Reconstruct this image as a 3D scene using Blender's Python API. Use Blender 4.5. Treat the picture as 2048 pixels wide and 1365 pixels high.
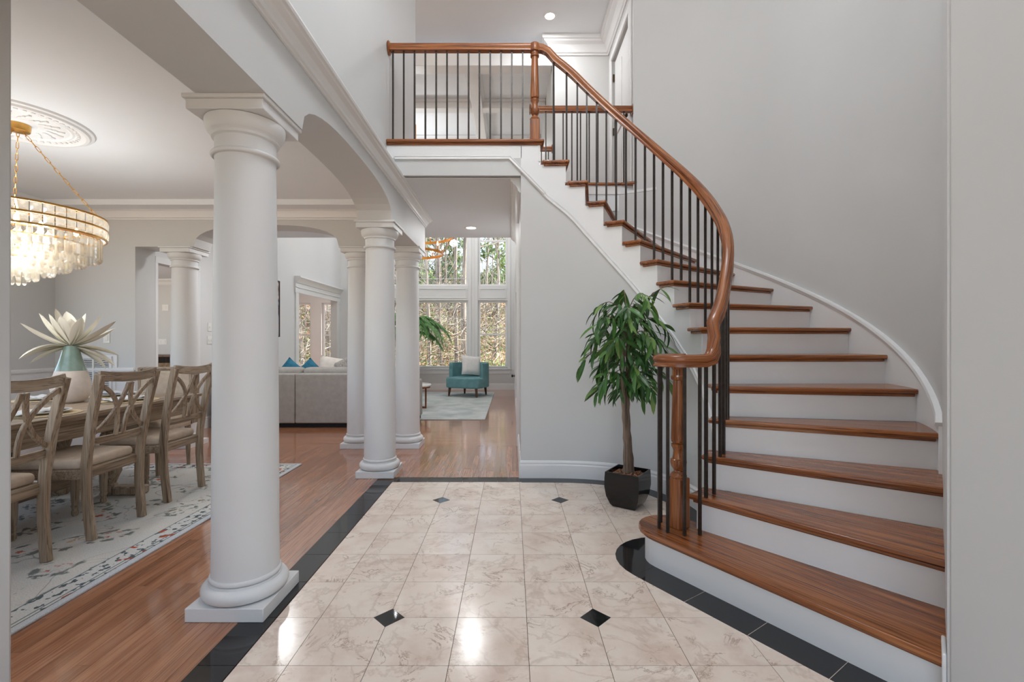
import bpy, math, random
from mathutils import Vector, Matrix, noise as mnoise
random.seed(7)
R = math.radians
scene = bpy.context.scene
C = scene.collection
for o in list(bpy.data.objects):
    bpy.data.objects.remove(o, do_unlink=True)

# ------------------------------------------------------------------ camera
H = 1.235                      # eye height
cam_d = bpy.data.cameras.new('camera'); cam_d.sensor_width = 36.0
cam_d.lens = 931.0 / 2048.0 * 36.0; cam_d.clip_start = 0.02; cam_d.clip_end = 400
cam = bpy.data.objects.new('camera', cam_d); C.objects.link(cam)
cam.location = (0, 0, H); cam.rotation_euler = (R(90), 0, 0)
scene.camera = cam
# ------------------------------------------------------------------ sky, sun, exposure
world = bpy.data.worlds.new('sky'); scene.world = world; world.use_nodes = True
wn = world.node_tree.nodes; wl = world.node_tree.links
sky = wn.new('ShaderNodeTexSky'); sky.sky_type = 'NISHITA'; sky.sun_disc = False
sky.sun_elevation = R(38); sky.sun_rotation = R(90); sky.air_density = 1.0; sky.dust_density = 0.6; sky.ozone_density = 1.2
wbg = wn['Background']; wbg.inputs['Strength'].default_value = 0.55
wgrey = wn.new('ShaderNodeMix'); wgrey.data_type = 'RGBA'; wgrey.inputs[0].default_value = .48      # pale grey mixed into the sky, taking blue out of its light
wgrey.inputs[7].default_value = (2.2, 2.2, 2.2, 1)
wl.new(sky.outputs[0], wgrey.inputs[6]); wl.new(wgrey.outputs[2], wbg.inputs['Color'])
sun_d = bpy.data.lights.new('sun', 'SUN'); sun_d.energy = 7.0; sun_d.angle = R(1.0); sun_d.color = (1, .95, .86)
sun = bpy.data.objects.new('sun', sun_d); C.objects.link(sun); sun.location = (30, 10, 30)
sun.rotation_euler = (Vector((-.80, .02, -.60))).to_track_quat('-Z', 'Y').to_euler()
vs = scene.view_settings
vs.view_transform = 'Standard'; vs.look = 'None'; vs.gamma = 1.0; vs.use_curve_mapping = False; vs.exposure = 0.3

# ------------------------------------------------------------------ materials
def lin(c):
    return tuple(((v/255)/12.92 if v/255 <= .04045 else ((v/255+.055)/1.055)**2.4) for v in c) + (1.0,)
def base(name, col, rough=.5, metal=0.0, spec=.5, coat=0.0):
    m = bpy.data.materials.new(name); m.use_nodes = True
    b = m.node_tree.nodes['Principled BSDF']
    b.inputs['Base Color'].default_value = lin(col); b.inputs['Roughness'].default_value = rough
    b.inputs['Metallic'].default_value = metal; b.inputs['Specular IOR Level'].default_value = spec
    b.inputs['Coat Weight'].default_value = coat; b.inputs['Coat Roughness'].default_value = .09; b.inputs['Coat IOR'].default_value = 1.55
    return m, m.node_tree.nodes, m.node_tree.links, b
def coords(n, l, scale=(1, 1, 1), rnd=0.0, kind='Object'):
    if kind == 'grain':
        tc = n.new('ShaderNodeAttribute'); tc.attribute_name = 'grain'; kind = 'Vector'
    else: tc = n.new('ShaderNodeTexCoord')
    mp = n.new('ShaderNodeMapping'); mp.inputs['Scale'].default_value = scale
    l.new(tc.outputs[kind], mp.inputs['Vector'])
    if rnd:
        oi = n.new('ShaderNodeObjectInfo'); ge = n.new('ShaderNodeNewGeometry')
        ad = n.new('ShaderNodeMath'); ad.operation = 'ADD'
        l.new(oi.outputs['Random'], ad.inputs[0]); l.new(ge.outputs['Random Per Island'], ad.inputs[1])
        mu = n.new('ShaderNodeMath'); mu.operation = 'MULTIPLY'; mu.inputs[1].default_value = rnd
        l.new(ad.outputs[0], mu.inputs[0])
        cx = n.new('ShaderNodeCombineXYZ')
        for i in range(3): l.new(mu.outputs[0], cx.inputs[i])
        l.new(cx.outputs[0], mp.inputs['Location'])
        return mp.outputs[0], ad.outputs[0]
    return mp.outputs[0], None
def noise_tex(n, l, vec, scale, detail=4, rough=.55, dist=0.0):
    t = n.new('ShaderNodeTexNoise'); t.inputs['Scale'].default_value = scale; t.inputs['Detail'].default_value = detail
    t.inputs['Roughness'].default_value = rough; t.inputs['Distortion'].default_value = dist
    l.new(vec, t.inputs['Vector']); return t.outputs['Fac']
def ramp(n, l, fac, stops):
    r = n.new('ShaderNodeValToRGB'); e = r.color_ramp.elements
    while len(e) > 1: e.remove(e[-1])
    e[0].position = stops[0][0]; e[0].color = lin(stops[0][1])
    for p, c in stops[1:]:
        x = e.new(p); x.color = lin(c)
    l.new(fac, r.inputs['Fac']); return r.outputs['Color']
def mix(n, l, fac, a, b, mode='MIX'):
    m = n.new('ShaderNodeMix'); m.data_type = 'RGBA'; m.blend_type = mode
    for s, v in ((m.inputs[0], fac), (m.inputs[6], a), (m.inputs[7], b)):
        if isinstance(v, (int, float)): s.default_value = v
        elif isinstance(v, tuple): s.default_value = v
        else: l.new(v, s)
    return m.outputs[2]
def math_n(n, l, op, a, b=None, c=None):
    m = n.new('ShaderNodeMath'); m.operation = op
    for i, v in enumerate((a, b, c)):
        if v is None: continue
        if isinstance(v, (int, float)): m.inputs[i].default_value = v
        else: l.new(v, m.inputs[i])
    return m.outputs[0]
def bump(n, l, b, height, strength=.1, dist=.005):
    bp = n.new('ShaderNodeBump'); bp.inputs['Strength'].default_value = strength; bp.inputs['Distance'].default_value = dist
    l.new(height, bp.inputs['Height']); l.new(bp.outputs[0], b.inputs['Normal'])
M = {}
def paint(key, col, rough=.55, var=3):
    m, n, l, b = base(key, col, rough, spec=.35)
    v, _ = coords(n, l); f = noise_tex(n, l, v, 1.3, 3)
    c2 = tuple(max(0, x-var) for x in col)
    l.new(ramp(n, l, f, [(.3, c2), (.7, col)]), b.inputs['Base Color'])
    f2 = noise_tex(n, l, v, 260, 2); bump(n, l, b, f2, .03, .001)
    M[key] = m
paint('wall', (210, 210, 209)); paint('trim', (232, 232, 232), .35, 2); paint('ceiling', (236, 239, 242), .7)
paint('famwall', (224, 224, 224)); paint('stairwhite', (236, 236, 236), .4, 2); paint('column', (224, 224, 224), .5, 2)
paint('plastic', (235, 234, 230), .35, 2)

def wood(key, dark, mid, light, axis, rough=.3, scale=1.0, coat=0.0, rnd=37.0, tone=.35, bumps=.06, kind='Object', fine=150, str_=.55):
    m, n, l, b = base(key, mid, rough, coat=coat)
    st = [26*scale, 26*scale, 26*scale]; st['xyz'.index(axis)] = 1.6*scale
    v, r = coords(n, l, tuple(st), rnd, kind)
    f1 = noise_tex(n, l, v, .55, 5, .6, 1.2)
    st2 = [fine*scale]*3; st2['xyz'.index(axis)] = 4*scale
    v2, _ = coords(n, l, tuple(st2), rnd, kind)
    f2 = noise_tex(n, l, v2, 1.0, 3, .5, .2)
    c1 = ramp(n, l, f1, [(.28, dark), (.45, mid), (.62, light), (.75, mid)])
    c2 = ramp(n, l, f2, [(.36, dark), (.5, (255, 255, 255))])
    c = mix(n, l, str_, c1, c2, 'MULTIPLY')
    wn_ = n.new('ShaderNodeTexWhiteNoise'); wn_.noise_dimensions = '1D'; l.new(r, wn_.inputs['W'])
    tn = ramp(n, l, wn_.outputs['Value'], [(0, (200, 190, 184)), (1, (255, 255, 255))])
    c = mix(n, l, tone, c, mix(n, l, 1.0, c, tn, 'MULTIPLY'))
    l.new(c, b.inputs['Base Color']); bump(n, l, b, f2, bumps, .002)
    M[key] = m
wood('floorwood', (152, 96, 66), (180, 120, 84), (192, 134, 98), 'y', .26, 1.0, tone=.6, fine=210, str_=.5, coat=.8, bumps=.008)
wood('floorwoodx', (152, 96, 66), (180, 120, 84), (192, 134, 98), 'x', .24, 1.0, tone=.6, fine=210, str_=.5, coat=.8, bumps=.008)
wood('oak', (84, 42, 18), (150, 86, 44), (178, 113, 64), 'x', .25, .8, coat=.15, kind='grain', fine=230, str_=.7)
wood('oakz', (84, 42, 18), (150, 86, 44), (178, 113, 64), 'z', .28, .8, coat=.15, fine=230, str_=.7)
wood('greywood', (112, 92, 72), (162, 140, 116), (184, 166, 144), 'z', .5, .9)
wood('greywoodx', (112, 92, 72), (162, 140, 116), (184, 166, 144), 'y', .5, .9)
wood('darkwood', (48, 28, 18), (84, 52, 34), (104, 66, 44), 'z', .4)
wood('bark', (70, 56, 46), (128, 108, 92), (150, 132, 116), 'z', .9, .5, bumps=.5)
wood('treebark', (92, 84, 76), (150, 142, 132), (186, 180, 170), 'z', .95, .2, bumps=.4)
wood('pinebark', (60, 50, 42), (98, 84, 72), (122, 108, 94), 'z', .95, .2, bumps=.4)

def marble(key):
    m, n, l, b = base(key, (222, 206, 190), .18, spec=.5)
    v, r = coords(n, l, (1, 1, 1), 53.0)
    big = noise_tex(n, l, v, 3.0, 5, .6)
    c = ramp(n, l, big, [(.3, (224, 203, 186)), (.5, (238, 222, 207)), (.7, (243, 231, 218))])
    pk = noise_tex(n, l, v, 7.0, 4, .6)
    c = mix(n, l, math_n(n, l, 'MULTIPLY', ramp_fac(n, l, pk, .52, .72), .45), c, lin((206, 176, 160)))
    w = noise_tex(n, l, v, 4.2, 9, .66, .9)
    vein = math_n(n, l, 'ABSOLUTE', math_n(n, l, 'SUBTRACT', w, .5))
    vf = ramp_fac(n, l, vein, .015, 0.0)
    gate = ramp_fac(n, l, noise_tex(n, l, v, 5.0, 2), .46, .60)
    vf = math_n(n, l, 'MULTIPLY', vf, gate)
    c = mix(n, l, math_n(n, l, 'MULTIPLY', vf, .75), c, lin((148, 112, 88)))
    w2 = noise_tex(n, l, v, 2.2, 8, .6, .5)
    vf2 = ramp_fac(n, l, math_n(n, l, 'ABSOLUTE', math_n(n, l, 'SUBTRACT', w2, .48)), .02, 0.0)
    c = mix(n, l, math_n(n, l, 'MULTIPLY', vf2, .3), c, lin((178, 150, 128)))
    l.new(c, b.inputs['Base Color']); M[key] = m
def ramp_fac(n, l, f, lo, hi):
    mr = n.new('ShaderNodeMapRange'); mr.inputs['From Min'].default_value = lo; mr.inputs['From Max'].default_value = hi
    mr.clamp = True; l.new(f, mr.inputs['Value']); return mr.outputs[0]
marble('marble')
def plain(key, col, rough=.5, metal=0, spec=.5, nscale=40, var=8, bmp=0.0, coat=0.0):
    m, n, l, b = base(key, col, rough, metal, spec, coat)
    v, _ = coords(n, l); f = noise_tex(n, l, v, nscale, 3)
    c2 = tuple(max(0, x-var) for x in col); c3 = tuple(min(255, x+var) for x in col)
    l.new(ramp(n, l, f, [(.3, c2), (.7, c3)]), b.inputs['Base Color'])
    if bmp: bump(n, l, b, noise_tex(n, l, v, nscale*6, 2), bmp, .002)
    M[key] = m
plain('granite', (34, 34, 36), .06, nscale=300, var=7)
plain('grout', (96, 74, 58), .9)
plain('iron', (50, 42, 37), .35, .3)
plain('black_gloss', (20, 19, 19), .12, nscale=8, var=5)
plain('moss', (150, 104, 72), .95, nscale=60, var=45, bmp=.8)
plain('sofa', (164, 159, 153), .9, spec=.2, nscale=12, var=6, bmp=.15)
plain('black_matte', (16, 15, 15), .7)
plain('teal', (104, 146, 150), .75, spec=.3, nscale=9, var=8, bmp=.1)
plain('cushion_cream', (216, 208, 200), .9, nscale=14, var=8, bmp=.2)
plain('cushion_white', (225, 221, 218), .9, nscale=14, var=5, bmp=.2)
plain('cushion_grey', (152, 146, 140), .9, nscale=90, var=38, bmp=.3)
plain('cushion_teal', (20, 104, 132), .7, nscale=20, var=12, bmp=.2)
plain('upholstery', (206, 188, 168), .9, spec=.2, nscale=24, var=8, bmp=.2)
plain('gold', (206, 158, 84), .28, .9, nscale=10)
plain('copper', (150, 88, 54), .3, .8, nscale=10)
plain('orangegold', (214, 142, 60), .35, .6, nscale=10)
plain('bronze', (62, 44, 32), .4, .7)
plain('marble_white', (228, 226, 222), .15, nscale=5, var=12)
plain('china', (232, 228, 220), .25, nscale=5, var=3)
plain('straw', (206, 184, 146), .8, nscale=160, var=22, bmp=.4)
plain('napkin', (222, 222, 222), .9, nscale=60, var=6, bmp=.2)
plain('napkin_blue', (132, 150, 170), .9, nscale=60, var=10, bmp=.2)
plain('vase_body', (226, 212, 200), .55, nscale=30, var=5)
plain('vase_glaze', (136, 158, 146), .06, nscale=9, var=14, coat=.4)
plain('pane_frame', (238, 238, 238), .4, var=2)
plain('hinge', (84, 66, 48), .4, .8)
plain('leafground', (212, 182, 146), 1.0, nscale=3.5, var=38, bmp=.8)
plain('shrubleaf', (120, 138, 74), .8, nscale=2, var=30)
plain('dryleaf', (158, 120, 90), .9, nscale=2, var=30)
plain('pineleaf', (98, 124, 66), .8, nscale=1.5, var=26)
plain('palmleaf', (78, 128, 60), .55, nscale=6, var=24)
plain('twig', (200, 190, 172), .9, nscale=1.0, var=40)
plain('twig_shade', (96, 84, 72), .9, nscale=1.0, var=24)  # darker copy of twig, shade among the branches put into its colour
plain('slat_shade_grey', (120, 120, 118), .9)
plain('books', (120, 96, 66), .7, nscale=30, var=30)

def leaf_mat():
    m, n, l, b = base('ficusleaf', (40, 84, 30), .35)
    oi = n.new('ShaderNodeObjectInfo')
    c = ramp(n, l, oi.outputs['Random'], [(0, (38, 74, 36)), (.35, (54, 102, 44)), (.7, (80, 126, 54)), (1, (110, 140, 70))])
    v, _ = coords(n, l); sx = n.new('ShaderNodeSeparateXYZ'); l.new(v, sx.inputs[0])
    edge = ramp_fac(n, l, math_n(n, l, 'ABSOLUTE', sx.outputs['Y']), .002, .0008)
    c = mix(n, l, math_n(n, l, 'MULTIPLY', edge, .5), c, lin((128, 150, 84)))
    l.new(c, b.inputs['Base Color']); M['ficusleaf'] = m
leaf_mat()
plain('ficusleaf_inner', (56, 100, 44), .4, nscale=14, var=22)
def flower_mat():
    m, n, l, b = base('flowerleaf', (238, 232, 218), .55)
    v, _ = coords(n, l); sx = n.new('ShaderNodeSeparateXYZ'); l.new(v, sx.inputs[0])
    ay = math_n(n, l, 'ABSOLUTE', sx.outputs['Y'])
    st = ramp_fac(n, l, math_n(n, l, 'ABSOLUTE', math_n(n, l, 'SUBTRACT', ay, .010)), .006, .001)
    fade = ramp_fac(n, l, sx.outputs['X'], .19, .05)
    c = mix(n, l, math_n(n, l, 'MULTIPLY', st, math_n(n, l, 'MULTIPLY', fade, .8)), lin((240, 234, 220)), lin((124, 136, 84)))
    l.new(c, b.inputs['Base Color']); M['flowerleaf'] = m
flower_mat()
def glass_pane():
    m = bpy.data.materials.new('pane_glass'); m.use_nodes = True; n = m.node_tree.nodes; l = m.node_tree.links
    n.remove(n['Principled BSDF']); o = n['Material Output']
    t = n.new('ShaderNodeBsdfTransparent'); g = n.new('ShaderNodeBsdfGlossy'); g.inputs['Roughness'].default_value = .02
    f = n.new('ShaderNodeFresnel'); f.inputs['IOR'].default_value = 1.3; mx = n.new('ShaderNodeMixShader')
    l.new(f.outputs[0], mx.inputs[0]); l.new(t.outputs[0], mx.inputs[1]); l.new(g.outputs[0], mx.inputs[2]); l.new(mx.outputs[0], o.inputs[0])
    M['pane_glass'] = m
    m = bpy.data.materials.new('crystal'); m.use_nodes = True; n = m.node_tree.nodes; l = m.node_tree.links
    n.remove(n['Principled BSDF']); o = n['Material Output']
    t = n.new('ShaderNodeBsdfTransparent'); t.inputs[0].default_value = (.93, .9, .85, 1)
    g = n.new('ShaderNodeBsdfGlossy'); g.inputs['Roughness'].default_value = .03
    tr = n.new('ShaderNodeBsdfTranslucent'); tr.inputs[0].default_value = (.95, .88, .76, 1)
    m1 = n.new('ShaderNodeMixShader'); m1.inputs[0].default_value = .35
    m2 = n.new('ShaderNodeMixShader'); m2.inputs[0].default_value = .5
    l.new(g.outputs[0], m1.inputs[1]); l.new(tr.outputs[0], m1.inputs[2]); l.new(t.outputs[0], m2.inputs[2]); l.new(m1.outputs[0], m2.inputs[1])
    l.new(m2.outputs[0], o.inputs[0]); M['crystal'] = m
glass_pane()
def emit(key, col, s):
    m = bpy.data.materials.new(key); m.use_nodes = True; n = m.node_tree.nodes; l = m.node_tree.links
    n.remove(n['Principled BSDF']); e = n.new('ShaderNodeEmission'); e.inputs[0].default_value = lin(col); e.inputs[1].default_value = s
    l.new(e.outputs[0], n['Material Output'].inputs[0]); M[key] = m
emit('lamp_lens', (255, 244, 228), 9.0); emit('bulb', (255, 214, 150), 14.0)

def rug_mat(key, hx, hy, cols, motif=True):
    m, n, l, b = base(key, cols[0], .98, spec=.1)
    v, _ = coords(n, l); sx = n.new('ShaderNodeSeparateXYZ'); l.new(v, sx.inputs[0])
    f = noise_tex(n, l, v, 3.0, 4); fine = noise_tex(n, l, v, 170, 2)
    c = ramp(n, l, f, [(.35, cols[0]), (.65, cols[1])])
    if motif:
        ex = math_n(n, l, 'SUBTRACT', hx, math_n(n, l, 'ABSOLUTE', sx.outputs['X']))
        ey = math_n(n, l, 'SUBTRACT', hy, math_n(n, l, 'ABSOLUTE', sx.outputs['Y']))
        d = math_n(n, l, 'MINIMUM', ex, ey)
        def voro(scale, rnd=1.0):
            vo = n.new('ShaderNodeTexVoronoi'); vo.voronoi_dimensions = '2D'; vo.inputs['Scale'].default_value = scale
            vo.inputs['Randomness'].default_value = rnd
            nz = n.new('ShaderNodeTexNoise'); nz.inputs['Scale'].default_value = 9.0; nz.inputs['Detail'].default_value = 3
            l.new(v, nz.inputs['Vector'])
            va = n.new('ShaderNodeVectorMath'); va.operation = 'MULTIPLY_ADD'; va.inputs[1].default_value = (.12, .12, 0)
            l.new(nz.outputs['Color'], va.inputs[0]); l.new(v, va.inputs[2]); l.new(va.outputs[0], vo.inputs['Vector'])
            return vo
        vo = voro(3.1, .75)
        dd = vo.outputs['Distance']
        pet = noise_tex(n, l, v, 16, 3, .5)
        ring = math_n(n, l, 'MULTIPLY', ramp_fac(n, l, math_n(n, l, 'ABSOLUTE', math_n(n, l, 'SUBTRACT', dd, .27)), .09, .04), ramp_fac(n, l, pet, .50, .55))
        c = mix(n, l, math_n(n, l, 'MULTIPLY', ring, .85), c, lin((104, 112, 108)))
        core = math_n(n, l, 'MULTIPLY', ramp_fac(n, l, dd, .2, .14), ramp_fac(n, l, noise_tex(n, l, v, 22, 2), .53, .57))
        sc = n.new('ShaderNodeSeparateColor'); l.new(vo.outputs['Color'], sc.inputs[0])
        c = mix(n, l, math_n(n, l, 'MULTIPLY', core, .9), c, ramp(n, l, sc.outputs[0], [(0, (196, 84, 52)), (.5, (190, 92, 60)), (.6, (132, 128, 104)), (1, (212, 176, 140))]))
        vine = noise_tex(n, l, v, 2.6, 2, .5, .6)
        vf = ramp_fac(n, l, math_n(n, l, 'ABSOLUTE', math_n(n, l, 'SUBTRACT', vine, .5)), .006, .002)
        c = mix(n, l, math_n(n, l, 'MULTIPLY', vf, .55), c, lin((120, 120, 112)))
        # border: rim, two guard lines, a small flower chain
        chain = noise_tex(n, l, v, 24, 2)
        inb = math_n(n, l, 'MULTIPLY', ramp_fac(n, l, d, .035, .037), ramp_fac(n, l, d, .165, .163))
        c = mix(n, l, inb, c, lin((222, 222, 218)))
        c = mix(n, l, math_n(n, l, 'MULTIPLY', inb, ramp_fac(n, l, chain, .56, .6)), c, lin((96, 106, 110)))
        ch2 = noise_tex(n, l, v, 13, 1)
        c = mix(n, l, math_n(n, l, 'MULTIPLY', inb, ramp_fac(n, l, ch2, .64, .66)), c, lin((200, 92, 64)))
        for e0 in (.04, .062, .165):
            ln = ramp_fac(n, l, math_n(n, l, 'ABSOLUTE', math_n(n, l, 'SUBTRACT', d, e0)), .005, .003)
            c = mix(n, l, math_n(n, l, 'MULTIPLY', ln, .8), c, lin((92, 108, 116)))
        c = mix(n, l, ramp_fac(n, l, d, .034, .030), c, lin((214, 218, 222)))
    c = mix(n, l, .5, c, mix(n, l, 1.0, c, ramp(n, l, fine, [(.3, (190, 190, 190)), (.6, (255, 255, 255))]), 'MULTIPLY'))
    l.new(c, b.inputs['Base Color']); bump(n, l, b, fine, .5, .004); M[key] = m

# ------------------------------------------------------------------ mesh helpers
class MB:
    def __init__(s): s.v = []; s.f = []
    def add(s, vs_, fs):
        k = len(s.v); s.v += [tuple(p) for p in vs_]; s.f += [tuple(i+k for i in f) for f in fs]; return s
    def box(s, x0, x1, y0, y1, z0, z1):
        return s.add([(x0,y0,z0),(x1,y0,z0),(x1,y1,z0),(x0,y1,z0),(x0,y0,z1),(x1,y0,z1),(x1,y1,z1),(x0,y1,z1)],
                     [(0,3,2,1),(4,5,6,7),(0,1,5,4),(1,2,6,5),(2,3,7,6),(3,0,4,7)])
    def cbox(s, c, sx, sy, sz, rz=0, ry=0, rx=0):
        m = Matrix.Translation(c) @ Matrix.Rotation(rz,4,'Z') @ Matrix.Rotation(ry,4,'Y') @ Matrix.Rotation(rx,4,'X')
        a, b, d = sx/2, sy/2, sz/2
        p = [m @ Vector(q) for q in ((-a,-b,-d),(a,-b,-d),(a,b,-d),(-a,b,-d),(-a,-b,d),(a,-b,d),(a,b,d),(-a,b,d))]
        return s.add(p, [(0,3,2,1),(4,5,6,7),(0,1,5,4),(1,2,6,5),(2,3,7,6),(3,0,4,7)])
    def prism(s, poly, z0, z1):          # poly counter-clockwise in xy
        n = len(poly)
        z0l = z0 if isinstance(z0, (list, tuple)) else [z0]*n
        z1l = z1 if isinstance(z1, (list, tuple)) else [z1]*n
        v = [(p[0],p[1],a) for p,a in zip(poly,z0l)] + [(p[0],p[1],a) for p,a in zip(poly,z1l)]
        f = [tuple(range(n-1,-1,-1)), tuple(range(n,2*n))] + [(i,(i+1)%n,n+(i+1)%n,n+i) for i in range(n)]
        return s.add(v, f)
    def extr_x(s, poly, x0, x1):         # poly in (y,z)
        n = len(poly)
        v = [(x0,p[0],p[1]) for p in poly] + [(x1,p[0],p[1]) for p in poly]
        return s.add(v, [tuple(range(n-1,-1,-1)), tuple(range(n,2*n))] + [(i,(i+1)%n,n+(i+1)%n,n+i) for i in range(n)])
    def extr_y(s, poly, y0, y1):         # poly in (x,z)
        n = len(poly)
        v = [(p[0],y0,p[1]) for p in poly] + [(p[0],y1,p[1]) for p in poly]
        return s.add(v, [tuple(range(n)), tuple(range(2*n-1,n-1,-1))] + [(i,n+i,n+(i+1)%n,(i+1)%n) for i in range(n)])
    def lathe(s, prof, c=(0,0,0), n=32, sx=1.0, sy=1.0, a0=0.0):
        k = len(prof); v = []
        for i in range(n):
            a = a0 + 2*math.pi*i/n
            for r, z in prof: v.append((c[0]+r*sx*math.cos(a), c[1]+r*sy*math.sin(a), c[2]+z))
        f = []
        for i in range(n):
            j = (i+1) % n
            for q in range(k-1): f.append((i*k+q, j*k+q, j*k+q+1, i*k+q+1))
        if prof[0][0] > 1e-6: f.append(tuple(i*k for i in range(n-1,-1,-1)))
        if prof[-1][0] > 1e-6: f.append(tuple(i*k+k-1 for i in range(n)))
        return s.add(v, f)
    def tube(s, path, r, n=8, caps=True, up=None):
        prof = [(math.cos(2*math.pi*i/n), math.sin(2*math.pi*i/n)) for i in range(n)]
        rr = r if isinstance(r, (list, tuple)) else [r]*len(path)
        return s.sweep(path, prof, up=up, scale=rr, caps=caps)
    def sweep(s, path, prof, up=None, scale=None, caps=True, plumb=False, mitre=True, closed=False):
        P = [Vector(p) for p in path]; n = len(P); k = len(prof); v = []
        tans = []
        for i in range(n):
            if closed: a, b = P[i]-P[i-1], P[(i+1)%n]-P[i]
            else:
                a = P[i]-P[i-1] if i else P[1]-P[0]
                b = P[i+1]-P[i] if i < n-1 else P[-1]-P[-2]
            tans.append((a.normalized(), b.normalized()))
        ref = Vector(up) if up else None
        last = None
        for i in range(n):
            a, b = tans[i]; t = (a+b)
            t = t.normalized() if t.length > 1e-6 else a
            if ref is not None:
                sd = t.cross(ref)
                sd = sd.normalized() if sd.length > 1e-6 else Vector((1,0,0))
                u = ref.normalized() if plumb else sd.cross(t).normalized()
            else:
                if last is None:
                    g = Vector((0,0,1)) if abs(t.z) < .9 else Vector((1,0,0))
                    sd = t.cross(g).normalized()
                else:
                    sd = (last - t*last.dot(t)).normalized()
                u = sd.cross(t).normalized()
            last = sd
            ms = 1.0
            if mitre:
                cosh = max(.35, math.sqrt(max(0.0, (1+a.dot(b))/2))); ms = 1/cosh
            sc = scale[i] if scale else 1.0
            for q in prof: v.append(P[i] + sd*(q[0]*sc*ms) + u*(q[1]*sc))
        f = []
        for i in range(n if closed else n-1):
            j = (i+1) % n
            for q in range(k):
                w = (q+1) % k
                f.append((i*k+q, i*k+w, j*k+w, j*k+q))
        if caps and not closed:
            f.append(tuple(range(k-1,-1,-1))); f.append(tuple((n-1)*k+q for q in range(k)))
        return s.add(v, f)

def mesh_of(mb, name, smooth=True, angle=38):
    me = bpy.data.meshes.new(name); me.from_pydata(mb.v, [], mb.f); me.validate(); me.update()
    import bmesh as bmm
    bm = bmm.new(); bm.from_mesh(me); bmm.ops.recalc_face_normals(bm, faces=bm.faces); bm.to_mesh(me); bm.free()
    if smooth:
        me.shade_smooth(); me.set_sharp_from_angle(angle=R(angle))
    return me
def obj(name, mb, mat, parent=None, smooth=True, bevel=0.0, local=False, angle=38, seg=2, subsurf=0, g=None):
    """One mesh object. Vertices are world coordinates unless local; the origin follows the parent's location."""
    if parent is not None and not local:
        L = Vector((0,0,0)); q_ = parent
        while q_ is not None: L = L + q_.location; q_ = q_.parent
        mb.v = [(x-L[0], y-L[1], z-L[2]) for x, y, z in mb.v]
    o = bpy.data.objects.new(name, mesh_of(mb, name, smooth, angle)); C.objects.link(o)
    if g is not None:
        at = o.data.attributes.new('grain', 'FLOAT_VECTOR', 'POINT')
        for i_, v_ in enumerate(g): at.data[i_].vector = v_
    o.data.materials.append(M[mat] if isinstance(mat, str) else mat)
    if parent is not None: o.parent = parent
    if bevel:
        b = o.modifiers.new('bevel', 'BEVEL'); b.width = bevel; b.segments = seg; b.limit_method = 'ANGLE'; b.angle_limit = R(40)
        b.harden_normals = False
    if subsurf:
        s_ = o.modifiers.new('sub', 'SUBSURF'); s_.levels = subsurf; s_.render_levels = subsurf
    return o
def tag(o, label, cat=None, group=None, kind=None):
    o['label'] = label
    if cat: o['category'] = cat
    if group: o['group'] = group
    if kind: o['kind'] = kind
    return o
def thing(name, label, cat, loc=(0,0,0), rz=0.0, group=None):
    o = bpy.data.objects.new(name, None); C.objects.link(o); o.empty_display_size = .05
    o.location = loc; o.rotation_euler = (0,0,rz)
    return tag(o, label, cat, group)
def struct(name, mb, mat, label, cat, **kw):
    return tag(obj(name, mb, mat, **kw), label, cat, kind='structure')
def copy_tree(root, parent=None):
    c = root.copy(); C.objects.link(c); c.parent = parent
    for ch in root.children: copy_tree(ch, c)
    return c
def inst(name, me, mat_or_none, parent, mtx):
    o = bpy.data.objects.new(name, me); C.objects.link(o)
    if parent is not None: o.parent = parent
    o.matrix_basis = mtx
    return o
def with_mat(me, mat):
    me.materials.append(M[mat]); return me
def lamp(name, loc, energy, col=(1,.93,.83), size=.08, kind='POINT', rot=None):
    d = bpy.data.lights.new(name, kind); d.energy = energy; d.color = col
    if kind == 'POINT': d.shadow_soft_size = size
    elif kind == 'SPOT': d.shadow_soft_size = size; d.spot_size = R(140); d.spot_blend = .9
    elif kind == 'AREA': d.shape = 'DISK'; d.size = size
    o = bpy.data.objects.new(name, d); C.objects.link(o); o.location = loc
    if rot: o.rotation_euler = rot
    return o
def rounded(w, h, r, n=5):
    pts = []
    for cx, cy, a0 in ((w/2-r, h/2-r, 0), (-w/2+r, h/2-r, 90), (-w/2+r, -h/2+r, 180), (w/2-r, -h/2+r, 270)):
        for i in range(n+1):
            a = R(a0 + 90*i/n); pts.append((cx+r*math.cos(a), cy+r*math.sin(a)))
    return pts
def bez(p0, p1, p2, p3, n):
    out = []
    p0, p1, p2, p3 = map(Vector, (p0, p1, p2, p3))
    for i in range(n+1):
        t = i/n; u = 1-t
        out.append(p0*u**3 + p1*3*u*u*t + p2*3*u*t*t + p3*t**3)
    return out

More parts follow.
